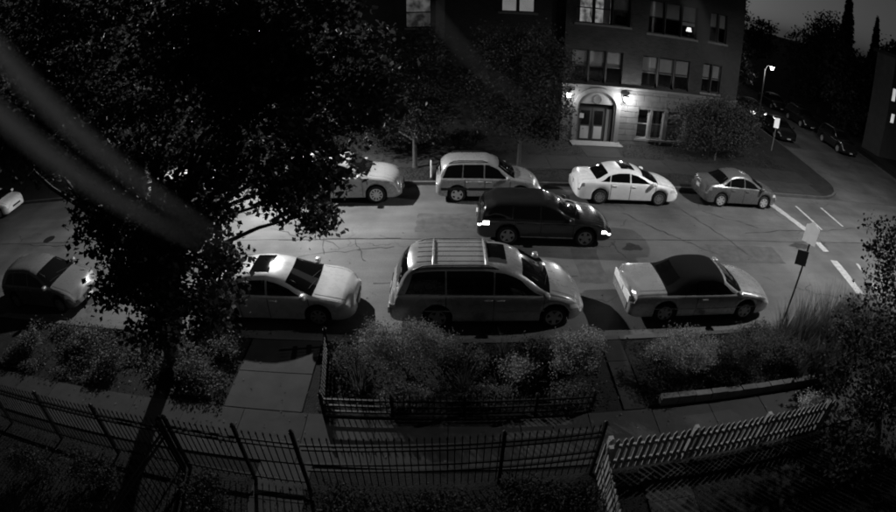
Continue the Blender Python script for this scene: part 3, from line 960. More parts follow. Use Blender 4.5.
# ---- cars parked up the side street
sedan('oncoming_sedan', 'car coming down the side street with both headlamps lit', (26.6, 39.6, .004), -math.atan(S14) + R(-90), DARK, 4.6, 1.46, .89, (.98, 3.62), None, lamp_mat=HEAD_ON, extras=lambda t, sp, P3, tp, spx: [MB().lathe([(.001, 0), (.11, 0), (.10, -.05)], 12, 'x', (sp.L / 2 + .03, q * .58, .62)).build('headlamp', HEAD_ON, t) for q in (-1, 1)])
sa = -math.atan(S14)
suv('parked_suv', 'dark SUV parked up the side street, the one nearest the crossing', (31.35, 31.8, .004), R(90) + sa + math.pi, DARK, 4.6, 1.7, 1.06, .9, (.95, 3.6), .34, 'cars parked up the side street')
suv('parked_suv', 'dark SUV parked up the side street behind the nearest one', (32.35, 38.6, .004), R(90) + sa + math.pi, DARK, 4.6, 1.66, 1.05, .9, (.95, 3.6), .34, 'cars parked up the side street')
sedan('parked_sedan', 'dark sedan parked up the side street behind two SUVs', (33.2, 45.0, .004), R(90) + sa + math.pi, DARK, 4.6, 1.46, .89, (.98, 3.62), 'cars parked up the side street')
sedan('parked_sedan', 'dark sedan parked on the side street beside the small white sign', (25.35, 33.2, .004), R(90) + sa + math.pi, DARK, 4.6, 1.46, .89, (.98, 3.62), 'cars parked up the side street')

# ================================================================== APARTMENT BUILDING ACROSS THE STREET
BRICK = brick_mat('dark_face_brick', .030)
STONE = M('pale_limestone', .085, .85, var=.25, scale=3, bump=.3, bscale=30, rnd=.14)
STONE_T = M('limestone_trim', .125, .8, var=.2, scale=5)
FRAME = M('dark_window_frame', .025, .5)
FRAME_L = M('pale_window_frame', .30, .6)
BLIND = M('roller_blind', .6, .8, var=.08, scale=3, rnd=.2)
ROOM = M('dark_room', .012, .95)
DOORM = M('dark_entrance_door', .03, .35)
PANE = pane_mat()
YB = 26.8

def wall_holes(name, x0, x1, z0, z1, y, holes, mat, parent, depth=.28, ydir=1):
    """a front wall with rectangular openings and their reveals; the openings go back into +y"""
    xs = sorted({x0, x1} | {h[0] for h in holes} | {h[1] for h in holes}); zs = sorted({z0, z1} | {h[2] for h in holes} | {h[3] for h in holes})
    m = MB()
    for i in range(len(xs) - 1):
        for j in range(len(zs) - 1):
            cx, cz = (xs[i] + xs[i + 1]) / 2, (zs[j] + zs[j + 1]) / 2
            if any(h[0] < cx < h[1] and h[2] < cz < h[3] for h in holes): continue
            m.quad((xs[i], y, zs[j]), (xs[i + 1], y, zs[j]), (xs[i + 1], y, zs[j + 1]), (xs[i], y, zs[j + 1]))
    for a, b, c, d in holes:
        e = y + depth
        m.quad((a, y, c), (a, e, c), (a, e, d), (a, y, d)); m.quad((b, y, c), (b, y, d), (b, e, d), (b, e, c))
        m.quad((a, y, d), (a, e, d), (b, e, d), (b, y, d)); m.quad((a, y, c), (b, y, c), (b, e, c), (a, e, c))
    return m.build(name, mat, parent, fix=False)

def window(parent, x0, x1, z0, z1, y, blind=.5, lit=None, fr=FRAME, curtain=None, mull=0):
    """a sash window set back in its opening: frame > upper and lower pane, blind, dark room behind"""
    f = .055; ys = y + .16
    m = MB()
    m.box(x0, x0 + f, ys, ys + .07, z0, z1); m.box(x1 - f, x1, ys, ys + .07, z0, z1)
    m.box(x0 + f, x1 - f, ys, ys + .07, z0, z0 + f); m.box(x0 + f, x1 - f, ys, ys + .07, z1 - f, z1)
    zm = (z0 + z1) / 2
    m.box(x0 + f, x1 - f, ys + .012, ys + .06, zm - .03, zm + .03)
    w = m.build('window', fr, parent)
    for a, b in ((z0 + f, zm - .03), (zm + .03, z1 - f)):
        MB().box(x0 + f, x1 - f, ys + .03, ys + .036, a, b).build('pane', PANE, w)
    yb = y + .42
    rm = MB()
    rm.quad((x0 - .1, yb + .9, z0 - .1), (x1 + .1, yb + .9, z0 - .1), (x1 + .1, yb + .9, z1 + .1), (x0 - .1, yb + .9, z1 + .1))
    for (p, q, r_, s_) in (((x0 - .02, z0), (x0 - .02, z1), 0, 0), ((x1 + .02, z1), (x1 + .02, z0), 0, 0), ((x0, z1 + .02), (x1, z1 + .02), 0, 0), ((x1, z0 - .02), (x0, z0 - .02), 0, 0)):
        rm.quad((p[0], ys + .08, p[1]), (q[0], ys + .08, q[1]), (q[0], yb + .9, q[1]), (p[0], yb + .9, p[1]))
    rm.build('room', lit if lit is not None else ROOM, w, fix=False)
    if blind:
        zb = z1 - f - (z1 - z0 - 2 * f) * blind
        MB().box(x0 + f - .01, x1 - f + .01, ys + .085, ys + .092, zb, z1 - f + .01).build('roller_blind', BLIND, w)
        MB().box(x0 + f, x1 - f, ys + .078, ys + .10, zb - .02, zb + .01).build('blind_bar', BLIND, w)
    if curtain:
        cm, s0, s1 = curtain
        n = 16; mm = MB()
        for i in range(n + 1):
            xx = x0 + f + (x1 - x0 - 2 * f) * (s0 + (s1 - s0) * i / n); yy = ys + .12 + .025 * math.sin(i * 2.2)
            mm.v += [(xx, yy, z0 + f), (xx, yy, z1 - f)]
        mm.f = [(2 * i, 2 * i + 2, 2 * i + 3, 2 * i + 1) for i in range(n)]
        mm.build('curtain', cm, w, fix=False)
    return w

bld = empty('apartment_building', (0, 0, 0))
tag(bld, 'three-storey dark brick apartment building with arched stone entrance at the corner', 'building')
LIT1 = emit_mat('lit_room_bright', .55, .9, 2.2); LIT2 = emit_mat('lit_room_dim', .09, .8, 3)
CURT = M('thin_curtain', .5, .9); 
g2 = []  # (x0,x1,z0,z1, blind, lit, curtain)
for xa, xb in ((6.48, 7.40), (7.46, 8.38), (8.44, 9.36)): g2.append((xa, xb, 3.52, 5.32, .52, None, None))
for xa, xb in ((10.52, 11.48), (11.54, 12.50), (12.56, 13.52)): g2.append((xa, xb, 3.52, 5.30, .55, None, None))
for xa, xb in ((14.35, 14.95), (15.01, 15.63)): g2.append((xa, xb, 3.62, 5.34, .55, None, None))
g2 += [(6.6, 7.56, 6.78, 8.46, 0, LIT1, (CURT, 0, .25)), (7.62, 8.58, 6.78, 8.46, 0, LIT1, (CURT, .55, 1)), (8.64, 9.60, 6.78, 8.46, .45, None, None)]
for i, (xa, xb) in enumerate(((10.7, 11.66), (11.72, 12.68), (12.74, 13.70))): g2.append((xa, xb, 6.62, 8.48, .48 if i < 2 else .62, None, None))
for xa, xb in ((14.55, 15.1), (15.16, 15.72)): g2.append((xa, xb, 6.66, 8.38, .5, None, None))
for xa, xb in ((6.6, 7.56), (7.62, 8.58), (8.64, 9.6), (10.7, 11.66), (11.72, 12.68), (12.74, 13.7), (14.55, 15.1), (15.16, 15.72)): g2.append((xa, xb, 9.75, 11.5, .5, None, None))
wall_holes('upper_wall', 6.05, 16.9, 3.40, 12.6, YB, [(a, b, c, d) for a, b, c, d, *_ in g2], BRICK, bld)
gw = [(10.55, 11.28, .50, 2.22), (11.44, 12.18, .50, 2.22), (12.42, 13.62, .50, 2.22)]
wall_holes('ground_floor_wall', 6.05, 16.9, 0, 3.34, YB, gw + [(6.98, 9.12, 0, 2.35)], STONE, bld)
for a, b, c, d, bl, lit, cu in g2: window(bld, a, b, c, d, YB, bl, lit, FRAME, cu)
window(bld, *gw[0], YB, 0, None, FRAME_L); window(bld, *gw[1], YB, 0, None, FRAME_L, (CURT, .45, .75)); window(bld, *gw[2], YB, .42, None, FRAME_L)
# stone sills, belt course, courses of dressed blocks proud of the wall
def sills(xs0, xs1, z): MB().box(xs0, xs1, YB - .09, YB + .02, z - .12, z - .003).build('window_sill', STONE_T, bld)
for a, b, z in ((6.4, 9.45, 3.52 + 0), (10.42, 13.62, 3.52), (14.28, 15.7, 3.62), (6.5, 9.7, 6.78), (10.6, 13.8, 6.62), (14.45, 15.82, 6.66), (10.45, 13.72, .50)):
    if z > 3.53 or z < 1: sills(a, b, z)
MB().box(6.0, 16.95, YB - .12, YB + .03, 3.335, 3.405).box(6.02, 16.93, YB - .07, YB + .03, 3.26, 3.338).build('belt_course', STONE_T, bld)
openings = [(10.55, 11.28, .38, 2.22), (11.44, 12.18, .38, 2.22), (12.42, 13.62, .38, 2.22), (11.28, 11.44, .38, 2.22), (12.18, 12.42, .38, 2.22)]
zc = 0.0; row = 0
while zc < 3.2:
    zt_ = min(zc + .33, 3.255)
    cuts = [(6.70, 9.42)] if zc < 3.1 else []
    for a, b, c, d in openings:
        if zc < d and zt_ > c: cuts.append((a, b))
    xx = 6.05 - (row % 2) * .45
    while xx < 16.9:
        segs = [(max(xx, 6.05), min(xx + .95, 16.9))]
        for a, b in cuts:
            ns = []
            for p, q in segs:
                if b <= p or a >= q: ns.append((p, q)); continue
                if a > p: ns.append((p, a))
                if b < q: ns.append((b, q))
            segs = ns
        for p, q in segs:
            if q - p > .06: MB().box(p + .008, q - .008, YB - random.uniform(.03, .04), YB + .01, zc + .012, zt_ - .012).build('stone_block', STONE, bld)
        xx += .95
    zc += .34; row += 1
# right flank, rear, roof
MB().box(6.06, 16.895, YB + 1.75, YB + 14, 0, 12.59).build('inner_core', ROOM, bld)
MB().quad((16.9, YB, 0), (16.9, YB + 14, 0), (16.9, YB + 14, 12.6), (16.9, YB, 12.6)).build('flank_wall', BRICK, bld, fix=False)
MB().box(5.95, 17.0, YB - .1, YB + 14.1, 12.6, 12.85).build('parapet', STONE_T, bld)
MB().quad((6.05, YB + .8, 0), (6.05, YB, 0), (6.05, YB, 12.6), (6.05, YB + .8, 12.6)).build('return_wall', BRICK, bld, fix=False)
# arched entrance: surround, tympanum with round medallion, recessed double doors
ACX, AZ = 8.05, 2.18
def arch_ring(r0, r1, y0, y1, sy=.82, legs=0.0):
    m = MB(); n = 20; pts = []
    for i in range(n + 1):
        a = math.pi * i / n; pts.append((math.cos(a), math.sin(a) * sy))
    ring_ = [(1, -(AZ - legs) / 1.0, True)]
    def add(cx, cz, ox, oz):
        m.v.extend([(cx, y0, cz), (ox, y0, oz), (ox, y1, oz), (cx, y1, cz)])
    add(ACX + r0, legs, ACX + r1, legs)
    for c, s_ in pts: add(ACX + c * r0, AZ + s_ * r0, ACX + c * r1, AZ + s_ * r1)
    add(ACX - r0, legs, ACX - r1, legs)
    k = len(m.v) // 4
    for i in range(k - 1):
        for q in range(4):
            q2 = (q + 1) % 4; m.f.append((4 * i + q, 4 * i + q2, 4 * i + 4 + q2, 4 * i + 4 + q))
    m.f.append((0, 1, 2, 3)); m.f.append((4 * k - 4, 4 * k - 3, 4 * k - 2, 4 * k - 1))
    return m
arch_ring(1.10, 1.36, YB - .16, YB + .02, .80, .0).build('entrance_arch', STONE_T, bld, smooth=True, angle=30)
arch_ring(1.00, 1.10, YB - .10, YB + .02, .80, .0).build('arch_moulding', STONE, bld, smooth=True, angle=30)
ty = MB(); fan = [(ACX + math.cos(math.pi * i / 20) * 1.0, AZ + .16 + max(0, math.sin(math.pi * i / 20) * .80 - .16)) for i in range(21)]
ty.v = [(p[0], YB - .05, p[1]) for p in fan]; ty.f = [tuple(range(21))]
tym = ty.build('tympanum', STONE_T, bld, fix=False)
MB().lathe([(.001, 0), (.17, 0), (.24, -.02), (.27, 0)], 20, 'y', (ACX, YB - .06, AZ + .42)).build('medallion', STONE, tym, smooth=True)
MB().box(6.98, 9.12, YB + .24, YB + .3, 0, 2.34).build('door_frame', DOORM, bld)
for a, b in ((7.14, 7.86), (7.9, 8.62)):
    d = MB().box(a, b, YB + .19, YB + .238, .06, 2.02).build('door', DOORM, bld)
    MB().box(a + .12, b - .12, YB + .175, YB + .188, .28, 1.0).build('door_panel', M('door_kick_panel', .22, .5), d)
    MB().box(a + .12, b - .12, YB + .178, YB + .188, 1.1, 1.9).build('door_pane', GLASS, d)
    MB().tube([(b - .09 if a < 7.5 else a + .09, YB + .14, .9), (b - .09 if a < 7.5 else a + .09, YB + .14, 1.35)], .015, 6).build('door_handle', CHROME, d)
MB().box(8.7, 9.02, YB + .19, YB + .238, .06, 2.02).build('sidelight', M('sidelight_frosted', .2, .4), bld)
MB().box(7.16, 7.40, YB + .168, YB + .176, 1.45, 1.72).build('notice', M('paper_notice', .3, .8), bld)
MB().box(6.6, 9.5, YB - 1.0, YB - .13, .1, .24).build('entrance_step', STONE_T, bld)
# wing set back on the left, with bay and lit windows
WY = 27.5
lw = [(2.78, 3.62, 7.08, 8.7), (3.68, 4.55, 7.08, 8.7), (3.0, 3.9, 3.75, 5.4), (-5.35, -4.05, .15, 2.15), (-6.75, -6.1, .75, 1.6), (-3.45, -2.85, .6, 1.35), (-9.6, -8.4, 3.7, 5.4), (-9.6, -8.4, 6.9, 8.6)]
wall_holes('wing_wall', -16, 6.05, 0, 12.4, WY, lw, BRICK, bld)
LIT3 = emit_mat('lit_room_even', .35, .25, 1.0); LIT4 = emit_mat('lit_porch', .16, .7, 2.5); LIT5 = emit_mat('lit_small_window', .5, .2, 2)
for i, h in enumerate(lw):
    window(bld, *h, WY, 0 if i not in (2, 6, 7) else .5, (LIT3, LIT3, None, LIT4, LIT5, LIT4, None, None)[i], FRAME)
MB().box(2.6, 4.7, WY - .09, WY + .02, 6.96, 7.075).build('window_sill', STONE_T, bld)
for i in range(6): MB().tube([(-5.2 + i * .2, WY - .06, .15), (-5.2 + i * .2, WY - .06, 2.1)], .022, 6).build('porch_bar', FRAME, bld)
bay = MB().poly_prism([(-2.9, WY + .1), (-2.35, YB), (-.62, YB), (-.1, WY + .1)], 3.4, 12.4).build('bay', BRICK, bld)
MB().box(-2.2, -.78, YB - .10, YB - .004, 6.12, 6.2).build('bay_sill', STONE_T, bay)
bw = MB(); f = .07
bw.box(-2.16, -.82, YB - .07, YB - .003, 6.2, 6.27).box(-2.16, -.82, YB - .07, YB - .003, 7.83, 7.9).box(-2.16, -2.09, YB - .07, YB - .003, 6.27, 7.83).box(-.89, -.82, YB - .07, YB - .003, 6.27, 7.83).box(-2.09, -.89, YB - .06, YB - .003, 7.0, 7.06)
wb = bw.build('bay_window', FRAME, bay)
MB().box(-2.09, -.89, YB - .03, YB - .003, 7.06, 7.83).build('pane', LIT2, bay)
MB().box(-2.09, -.89, YB - .03, YB - .003, 6.27, 7.0).build('pane', emit_mat('dim_lower_pane', .05, .8, 3), bay)
MB().box(-16.1, 6.0, WY - .1, WY + 14, 12.4, 12.6).build('wing_parapet', STONE_T, bld)
MB().box(-15.9, 6.04, WY + 1.8, WY + 13, 0, 12.39).build('wing_core', ROOM, bld)
# lantern in the third-floor right window
lp = empty('table_lamp', (13.38, YB + .42, 6.72)); tag(lp, 'lit table lamp in the top floor window', 'lamp')
MB().lathe([(.001, 0), (.09, 0), (.1, .03), (.03, .06), (.025, .3)], 12).build('lamp_base', FRAME, lp)
MB().lathe([(.17, .28), (.11, .52)], 14).build('lamp_shade', emit_mat('lit_lamp_shade', 2.2), lp, smooth=True)

# wall lanterns either side of the arch
GLOBE = emit_mat('lit_lantern_glass', 30)
def lantern(x, z, label, power):
    t = empty('wall_lantern', (x, YB - .04, z)); tag(t, label, 'wall lamp', 'lanterns beside the entrance')
    MB().box(-.08, .08, -.03, .003, -.22, .16).build('back_plate', TRIM, t)
    MB().tube([(0, -.02, -.12), (0, -.16, -.2), (0, -.24, -.16)], .018, 6).build('arm', TRIM, t)
    MB().lathe([(.001, -.14), (.085, -.13), (.12, .10), (.001, .12)], 12, 'z', (0, -.24, 0)).build('lantern_glass', GLOBE, t, smooth=True)
    MB().lathe([(.15, .11), (.10, .17), (.001, .24)], 12, 'z', (0, -.24, .012)).build('cap', TRIM, t)
    add_light('lantern_light', (0, -.42, 0), power, .1, t)
lantern(6.38, 2.80, 'lit lantern left of the arched entrance, partly behind leaves', 110)
lantern(9.62, 2.78, 'lit lantern right of the arched entrance, glaring on the stone', 430)

# ---- neighbours
def plain_house(name, label, x0, x1, y0, y1, h, wins, mat, lit, rz=0):
    t = empty(name, ((x0 + x1) / 2, y0, 0), rz); tag(t, label, 'building')
    cx = (x0 + x1) / 2
    MB().box(x0 - cx, x1 - cx, 0, y1 - y0, 0, h).build('wall', mat, t)
    MB().poly_prism([(x0 - cx - .3, -.3), (x1 - cx + .3, -.3), (x1 - cx + .3, y1 - y0 + .3), (x0 - cx - .3, y1 - y0 + .3)], h, h + .3).build('roof', FRAME, t)
    for a, b, c, d, l in wins:
        w = MB().box(a - .08, b + .08, -.08, -.003, c - .08, c).box(a - .08, b + .08, -.08, -.003, d, d + .08).box(a - .08, a, -.08, -.003, c, d).box(b, b + .08, -.08, -.003, c, d).build('window', FRAME, t)
        MB().box(a, b, -.05, -.003, c, d).build('pane', lit if l else GLASS, w)
    return t
SIDING = M('grey_siding', .07, .8, var=.2, scale=2)
plain_house('corner_house', 'dark house at the right edge with two small lit windows', 36.5, 48.3, 31, 33.5, 9.0,
            [(-5.75, -5.2, 5.3, 6.4, True), (-5.35, -4.8, 3.4, 4.2, True), (-3, -2, 3.0, 4.6, False), (1, 2, 3, 4.6, False)], SIDING, emit_mat('lit_house_window', .55, .3, 2))
plain_house('neighbour_building', 'dark brick flats behind the big tree across the street', -46, -17.5, 27.6, 40, 10.5, [(-10, -9, 2.5, 4, False), (-4, -3, 2.5, 4, True), (4, 5, 2.5, 4, False), (-10, -9, 6, 7.5, False), (4, 5, 6, 7.5, True), (10, 11, 3, 4.5, False)], brick_mat('neighbour_brick', .03), emit_mat('lit_neighbour_window', .25, .3, 2))

# ================================================================== STREET FURNITURE
POLE = M('galvanised_pole', .30, .55, metal=.5, var=.2, scale=6)
POLE_D = M('dark_pole', .03, .6)
def street_lamp(label, base, head, power, lamp_e=30.0, shield=False, globe=0, skirt=0):
    t = empty('street_lamp', base); tag(t, label, 'street lamp', 'street lamps')
    hx, hy, hz = head[0] - base[0], head[1] - base[1], head[2] - base[2]
    MB().lathe([(.001, 0), (.2, 0), (.19, .35), (.11, .45), (.095, 2.0), (.07, hz - .3), (.001, hz - .25)], 14).build('pole', POLE_D, t, smooth=True, angle=50)
    MB().tube([(0, 0, hz - .5), (hx * .25, hy * .25, hz - .05), (hx * .6, hy * .6, hz + .12), (hx * .95, hy * .95, hz + .1)], [.045, .04, .035, .035], 8).build('arm', POLE_D, t, smooth=True)
    MB().lathe([(.001, .17), (.10, .16), (.2, .08), (.23, .0)], 16, 'z', (hx, hy, hz)).build('lamp_head', POLE_D, t, smooth=True, angle=60)
    MB().lathe([(.001, -.06), (.12, -.045), (.2, -.005)], 16, 'z', (hx, hy, hz)).build('lamp_lens', emit_mat('lit_street_lens_%d' % int(lamp_e), lamp_e), t, smooth=True)
    if shield:      # added unseen shield, keeps the light off the flats behind
        m = MB(); n = 16
        for i in range(n + 1):
            a = math.pi * i / n; m.v += [(hx + math.cos(a) * .27, hy + math.sin(a) * .27, hz + .02), (hx + math.cos(a) * .30, hy + math.sin(a) * .30, hz - .44)]
        m.f = [(2 * i, 2 * i + 2, 2 * i + 3, 2 * i + 1) for i in range(n)]
        m.build('added_light_shield', POLE_D, t, fix=False)
    if skirt:       # added unseen skirt, cuts the lamp's light off the facade
        MB().lathe([(.23, .0), (.34, -.05), (.36, -.22 - skirt)], 24, 'z', (hx, hy, hz)).build('added_light_skirt', POLE_D, t, smooth=True)
    if globe:
        MB().lathe([(.001, -globe)] + [(globe * math.sin(math.pi * i / 10), -globe * math.cos(math.pi * i / 10)) for i in range(1, 10)] + [(.001, globe)], 16, 'z', (hx, hy, hz - globe)).build('lamp_globe', emit_mat('lit_lamp_globe', 22), t, smooth=True)
    if power: add_light('street_light', (hx, hy, hz - .22 - globe * 2), power, .12, t)
street_lamp('street lamp across the road, hidden behind the big leafy tree', (-7.4, 20.9, .14), (-7.4, 19.6, 7.1), 9200, 20, shield=True)
street_lamp('tall street lamp by the near corner on the right', (18.2, 9.4, .12), (17.7, 13.4, 11.4), 8600, 30, skirt=.17)
street_lamp('distant street lamp glowing at the bend of the side street', (25.5, 36.4, .14), (25.9, 35.9, 5.05), 220, 34, globe=.14)

# sign on a leaning post at the near kerb
t = empty('street_sign', (9.68, 9.82, .12)); tag(t, 'pale sign plate over a small dark plate on a thin post by the near kerb', 'sign')
MB().tube([(0, 0, -.1), (-.03, .02, 3.25)], .028, 8).build('post', POLE_D, t)
sg = M('sign_face_white', .9, .5, var=.1, scale=5); sgb = M('sign_back_dark', .07, .6)
MB().poly_prism([(-.22, -.3), (.22, -.3), (.22, .18), (.0, .33), (-.22, .18)], 0, .012).build('sign_plate', sg, t)
p = t.children[-1]; p.location = (-.07, .02, 3.18); p.rotation_euler = (R(90), 0, R(-62))
MB().box(-.17, .17, -.006, .006, -.22, .22).build('small_plate', sgb, t); p = t.children[-1]; p.location = (-.2, -.03, 2.46); p.rotation_euler = (0, R(-3), R(-35))
# white sign at the far corner
t = empty('corner_sign', (21.35, 28.1, .14)); tag(t, 'small bright white sign on a pale post at the far corner', 'sign')
MB().tube([(0, 0, -.05), (.03, 0, 2.3)], .03, 8).build('post', POLE, t)
MB().box(-.22, .22, -.055, -.03, 1.62, 2.28).build('sign_plate', M('glowing_sign_sheet', .85, .6, emis=.35), t)  # glow added to the plate stands in for light it reflects
# low pale marker by the far kerb
t = empty('marker_post', (-.72, 20.8, .14)); tag(t, 'short pale marker post on the far verge behind the silver SUV', 'post')
MB().lathe([(.035, 0), (.035, .78), (.03, .84), (.001, .86)], 10).build('post', M('white_post', .75, .6), t, smooth=True)
MB().lathe([(.001, .0), (.08, .0), (.07, .05), (.036, .07)], 10).build('base', POLE_D, t)

# ================================================================== TREES
LEAF_B = leaf_mat('big_tree_leaves', .06, .7, .3)
LEAF_F = leaf_mat('far_street_tree_leaves', .042, .5, .25)
LEAF_D = leaf_mat('distant_tree_leaves', .035, .5, .1)
LEAF_R = leaf_mat('dark_right_tree_leaves', .014, .5, .15)

big = [  # centre x,y,z, radii, twigs
    (-9.2, 8.6, 9.0, 1.7, 1.6, 1.1, 120), (-7.0, 8.8, 9.0, 1.7, 1.6, 1.1, 120), (-4.6, 8.6, 8.7, 1.6, 1.6, 1.1, 120), (-2.6, 8.8, 7.9, 1.3, 1.4, 1.0, 90), (-1.6, 9.2, 6.9, .9, 1.2, .9, 60),
    (-10.6, 8.6, 7.3, 1.6, 1.6, 1.1, 120), (-8.2, 8.4, 7.1, 1.6, 1.6, 1.1, 120), (-5.9, 8.4, 6.9, 1.5, 1.6, 1.0, 120), (-4.0, 8.8, 6.8, 1.3, 1.5, 1.0, 100), (-2.6, 8.8, 6.2, 1.1, 1.4, .9, 80),
    (-11.6, 8.6, 6.7, 1.2, 1.4, .7, 80), (-9.0, 8.6, 6.2, 1.5, 1.5, .7, 110), (-7.0, 8.8, 5.5, 1.4, 1.6, .9, 110), (-5.2, 9.0, 5.3, 1.3, 1.5, .9, 100), (-3.6, 8.8, 5.3, 1.1, 1.4, .8, 80), (-2.3, 9.0, 5.1, .7, 1.0, .6, 40),
    (-7.0, 8.2, 4.5, .75, 1.2, .6, 60), (-6.2, 8.2, 4.2, 1.1, 1.3, .7, 80), (-4.9, 8.2, 4.2, .9, 1.2, .7, 60), (-2.6, 8.8, 4.15, .33, .4, .42, 18), (-3.1, 8.7, 4.6, .5, .6, .4, 22),
    (-6.4, 7.6, 3.4, .7, 1.0, .6, 60), (-5.6, 7.5, 3.3, .9, .9, .7, 60), (-4.45, 7.9, 3.35, .5, .8, .6, 34), (-5.9, 7.2, 2.5, .7, .7, .45, 36), (-4.9, 7.5, 2.55, .45, .6, .4, 24),
    (-3.9, 9.2, 7.6, 1.0, 1.2, .9, 90), (-3.3, 8.6, 6.9, 1.0, 1.2, .7, 80), (-4.8, 8.8, 7.6, 1.0, 1.2, .8, 80), (-1.6, 9.6, 6.0, .8, 1.0, .8, 50), (-2.9, 8.4, 7.2, .9, 1.0, .8, 70), (-7.2, 8.3, 8.0, 1.4, 1.4, .9, 90), (-9.6, 8.6, 6.6, 1.2, 1.3, .7, 80)]
tree('shade_tree', 'large dark leafy tree spreading over the near kerb at left', (-7.05, 8.75, .12), 3.0, .2, big, .14, LEAF_B, twig=.30, per=26, lean=(.5, -.1), aspect=.75)
tree('dark_tree', 'dark tree at the right edge above the picket fence', (11.6, 6.3, .12), 1.9, .13,
     [(9.9, 7.4, 4.6, .55, .8, .6, 34), (10.3, 7.2, 3.7, .9, .9, .7, 60), (10.9, 6.6, 2.8, 1.2, 1.2, .8, 90), (11.9, 6.2, 3.7, 1.2, 1.2, 1.0, 90), (10.6, 6.0, 1.9, 1.1, 1.0, .7, 80), (12.4, 5.6, 2.4, 1.2, 1.1, .9, 80), (11.3, 5.3, 1.5, 1.0, .9, .7, 60), (9.6, 5.2, 1.5, 1.0, .8, .9, 90), (8.3, 4.3, 1.1, .9, .7, .7, 70), (10.2, 4.4, 2.4, 1.1, .9, 1.0, 90), (9.3, 6.6, 1.3, .5, .5, .7, 40), (10.4, 7.6, 1.6, .9, .7, 1.0, 70), (14.3, 9.0, 8.6, 1.3, 1.2, .9, 60), (13.6, 7.6, 7.9, 1.2, 1.2, .9, 60), (15.2, 8.0, 7.6, 1.3, 1.2, 1.0, 60), (13.2, 6.4, 6.9, 1.1, 1.1, .9, 60), (14.6, 6.8, 6.4, 1.3, 1.2, 1.0, 60), (12.8, 5.4, 5.6, 1.1, 1.0, .9, 60), (14.2, 5.6, 5.0, 1.2, 1.0, 1.0, 60)], .11, LEAF_R, twig=.26, per=15, aspect=.75)  # high outer clumps are added out of view to break up the lamplight
fg = 'street trees across the road'
tree('street_tree', 'slim street tree standing between silver SUV and arched entrance', (3.15, 21.7, .14), 1.5, .09,
     [(2.0, 22.1, 5.7, 1.3, 1.2, 1.0, 110), (3.6, 22.0, 6.0, 1.3, 1.2, .9, 110), (4.5, 22.1, 4.9, 1.1, 1.1, .9, 100), (1.8, 22.0, 4.3, 1.2, 1.1, .9, 100), (3.2, 22.2, 4.1, 1.3, 1.2, 1.0, 110), (4.7, 22.2, 3.3, 1.0, 1.0, .9, 90), (2.0, 22.2, 2.8, 1.1, 1.0, .8, 90), (3.5, 22.2, 2.4, 1.2, 1.0, .8, 90), (4.6, 22.3, 1.9, .8, .8, .6, 50)], .13, LEAF_F, fg, twig=.42, per=21)
tree('street_tree', 'bushy tree beyond the white post, next to the big tree', (-1.5, 22.2, .14), 1.5, .1,
     [(-2.4, 22.6, 5.5, 1.3, 1.2, 1.0, 110), (-.8, 22.5, 5.7, 1.2, 1.2, .9, 110), (-2.7, 22.6, 4.2, 1.2, 1.2, 1.0, 110), (-.8, 22.6, 4.3, 1.2, 1.1, .9, 100), (-2.0, 22.5, 3.0, 1.2, 1.1, .8, 100), (-.4, 22.6, 2.8, 1.0, .9, .7, 80), (-3.6, 22.8, 2.5, 1.0, .9, .7, 70), (.5, 22.6, 3.9, .8, .8, .8, 60), (-1.2, 22.6, 1.9, .9, .8, .6, 60)], .13, LEAF_F, fg, twig=.42, per=21)
tree('small_tree', 'bushy low tree against the right end of the apartment building', (14.9, 24.9, .14), .8, .07,
     [(13.2, 25.0, 2.6, 1.0, .8, .7, 90), (14.8, 24.9, 3.0, 1.1, .9, .8, 110), (16.2, 25.0, 2.6, 1.0, .8, .9, 100), (14.2, 24.7, 1.7, 1.1, .8, .8, 100), (15.6, 24.8, 1.5, 1.1, .8, .8, 100), (13.0, 24.9, 1.3, .8, .6, .7, 60), (16.8, 25.2, 1.5, .8, .7, .7, 60), (17.4, 25.8, 2.6, .8, .8, .9, 60)], .12, LEAF_F, fg, twig=.5, per=21)
gd = 'distant trees up the side street'
def far_tree(label, x, y, h, r, low=.3, name='distant_tree', n=150):
    cl = [(x + random.uniform(-.5, .5) * r, y + random.uniform(-.5, .5) * r, h * (low + (1 - low) * q), r * s_, r * s_, h * (1 - low) * .28, n) for q, s_ in ((.15, .9), (.4, 1.0), (.6, .9), (.8, .65))]
    cl += [(x + random.choice((-1, 1)) * r * .7, y - r * .3, h * random.uniform(low + .1, .75), r * .55, r * .55, h * .12, n // 2) for _ in range(3)]
    return tree(name, label, (x, y, .1), h * low * .9, .18, cl, .42, LEAF_D, gd, twig=.6, per=9)
far_tree('tall dark tree just behind the apartment building corner', 20.2, 37, 11, 3.0, .22)
far_tree('dark tree overhanging the distant street lamp', 24.2, 47, 13, 3.6, .35)
far_tree('dark tree beyond the distant street lamp', 29, 56, 14, 4.2, .25)
far_tree('dark tree at the far end of the side street', 38, 62, 13.2, 4.6, .12)
far_tree('dark round tree right of the side street parked cars', 41, 46, 10.6, 4.0, .15)
far_tree('dark broad tree behind the corner house roof', 52, 56, 12.2, 5.0, .1)
far_tree('dark tree at the right edge beyond the corner house', 64, 54, 11.4, 5.0, .1)
far_tree('dark low tree between parked cars and corner house', 38.5, 38.5, 8.2, 3.0, .08)
far_tree('dark tree hiding the corner house from the crossing', 44, 39.5, 10.5, 3.6, .08)
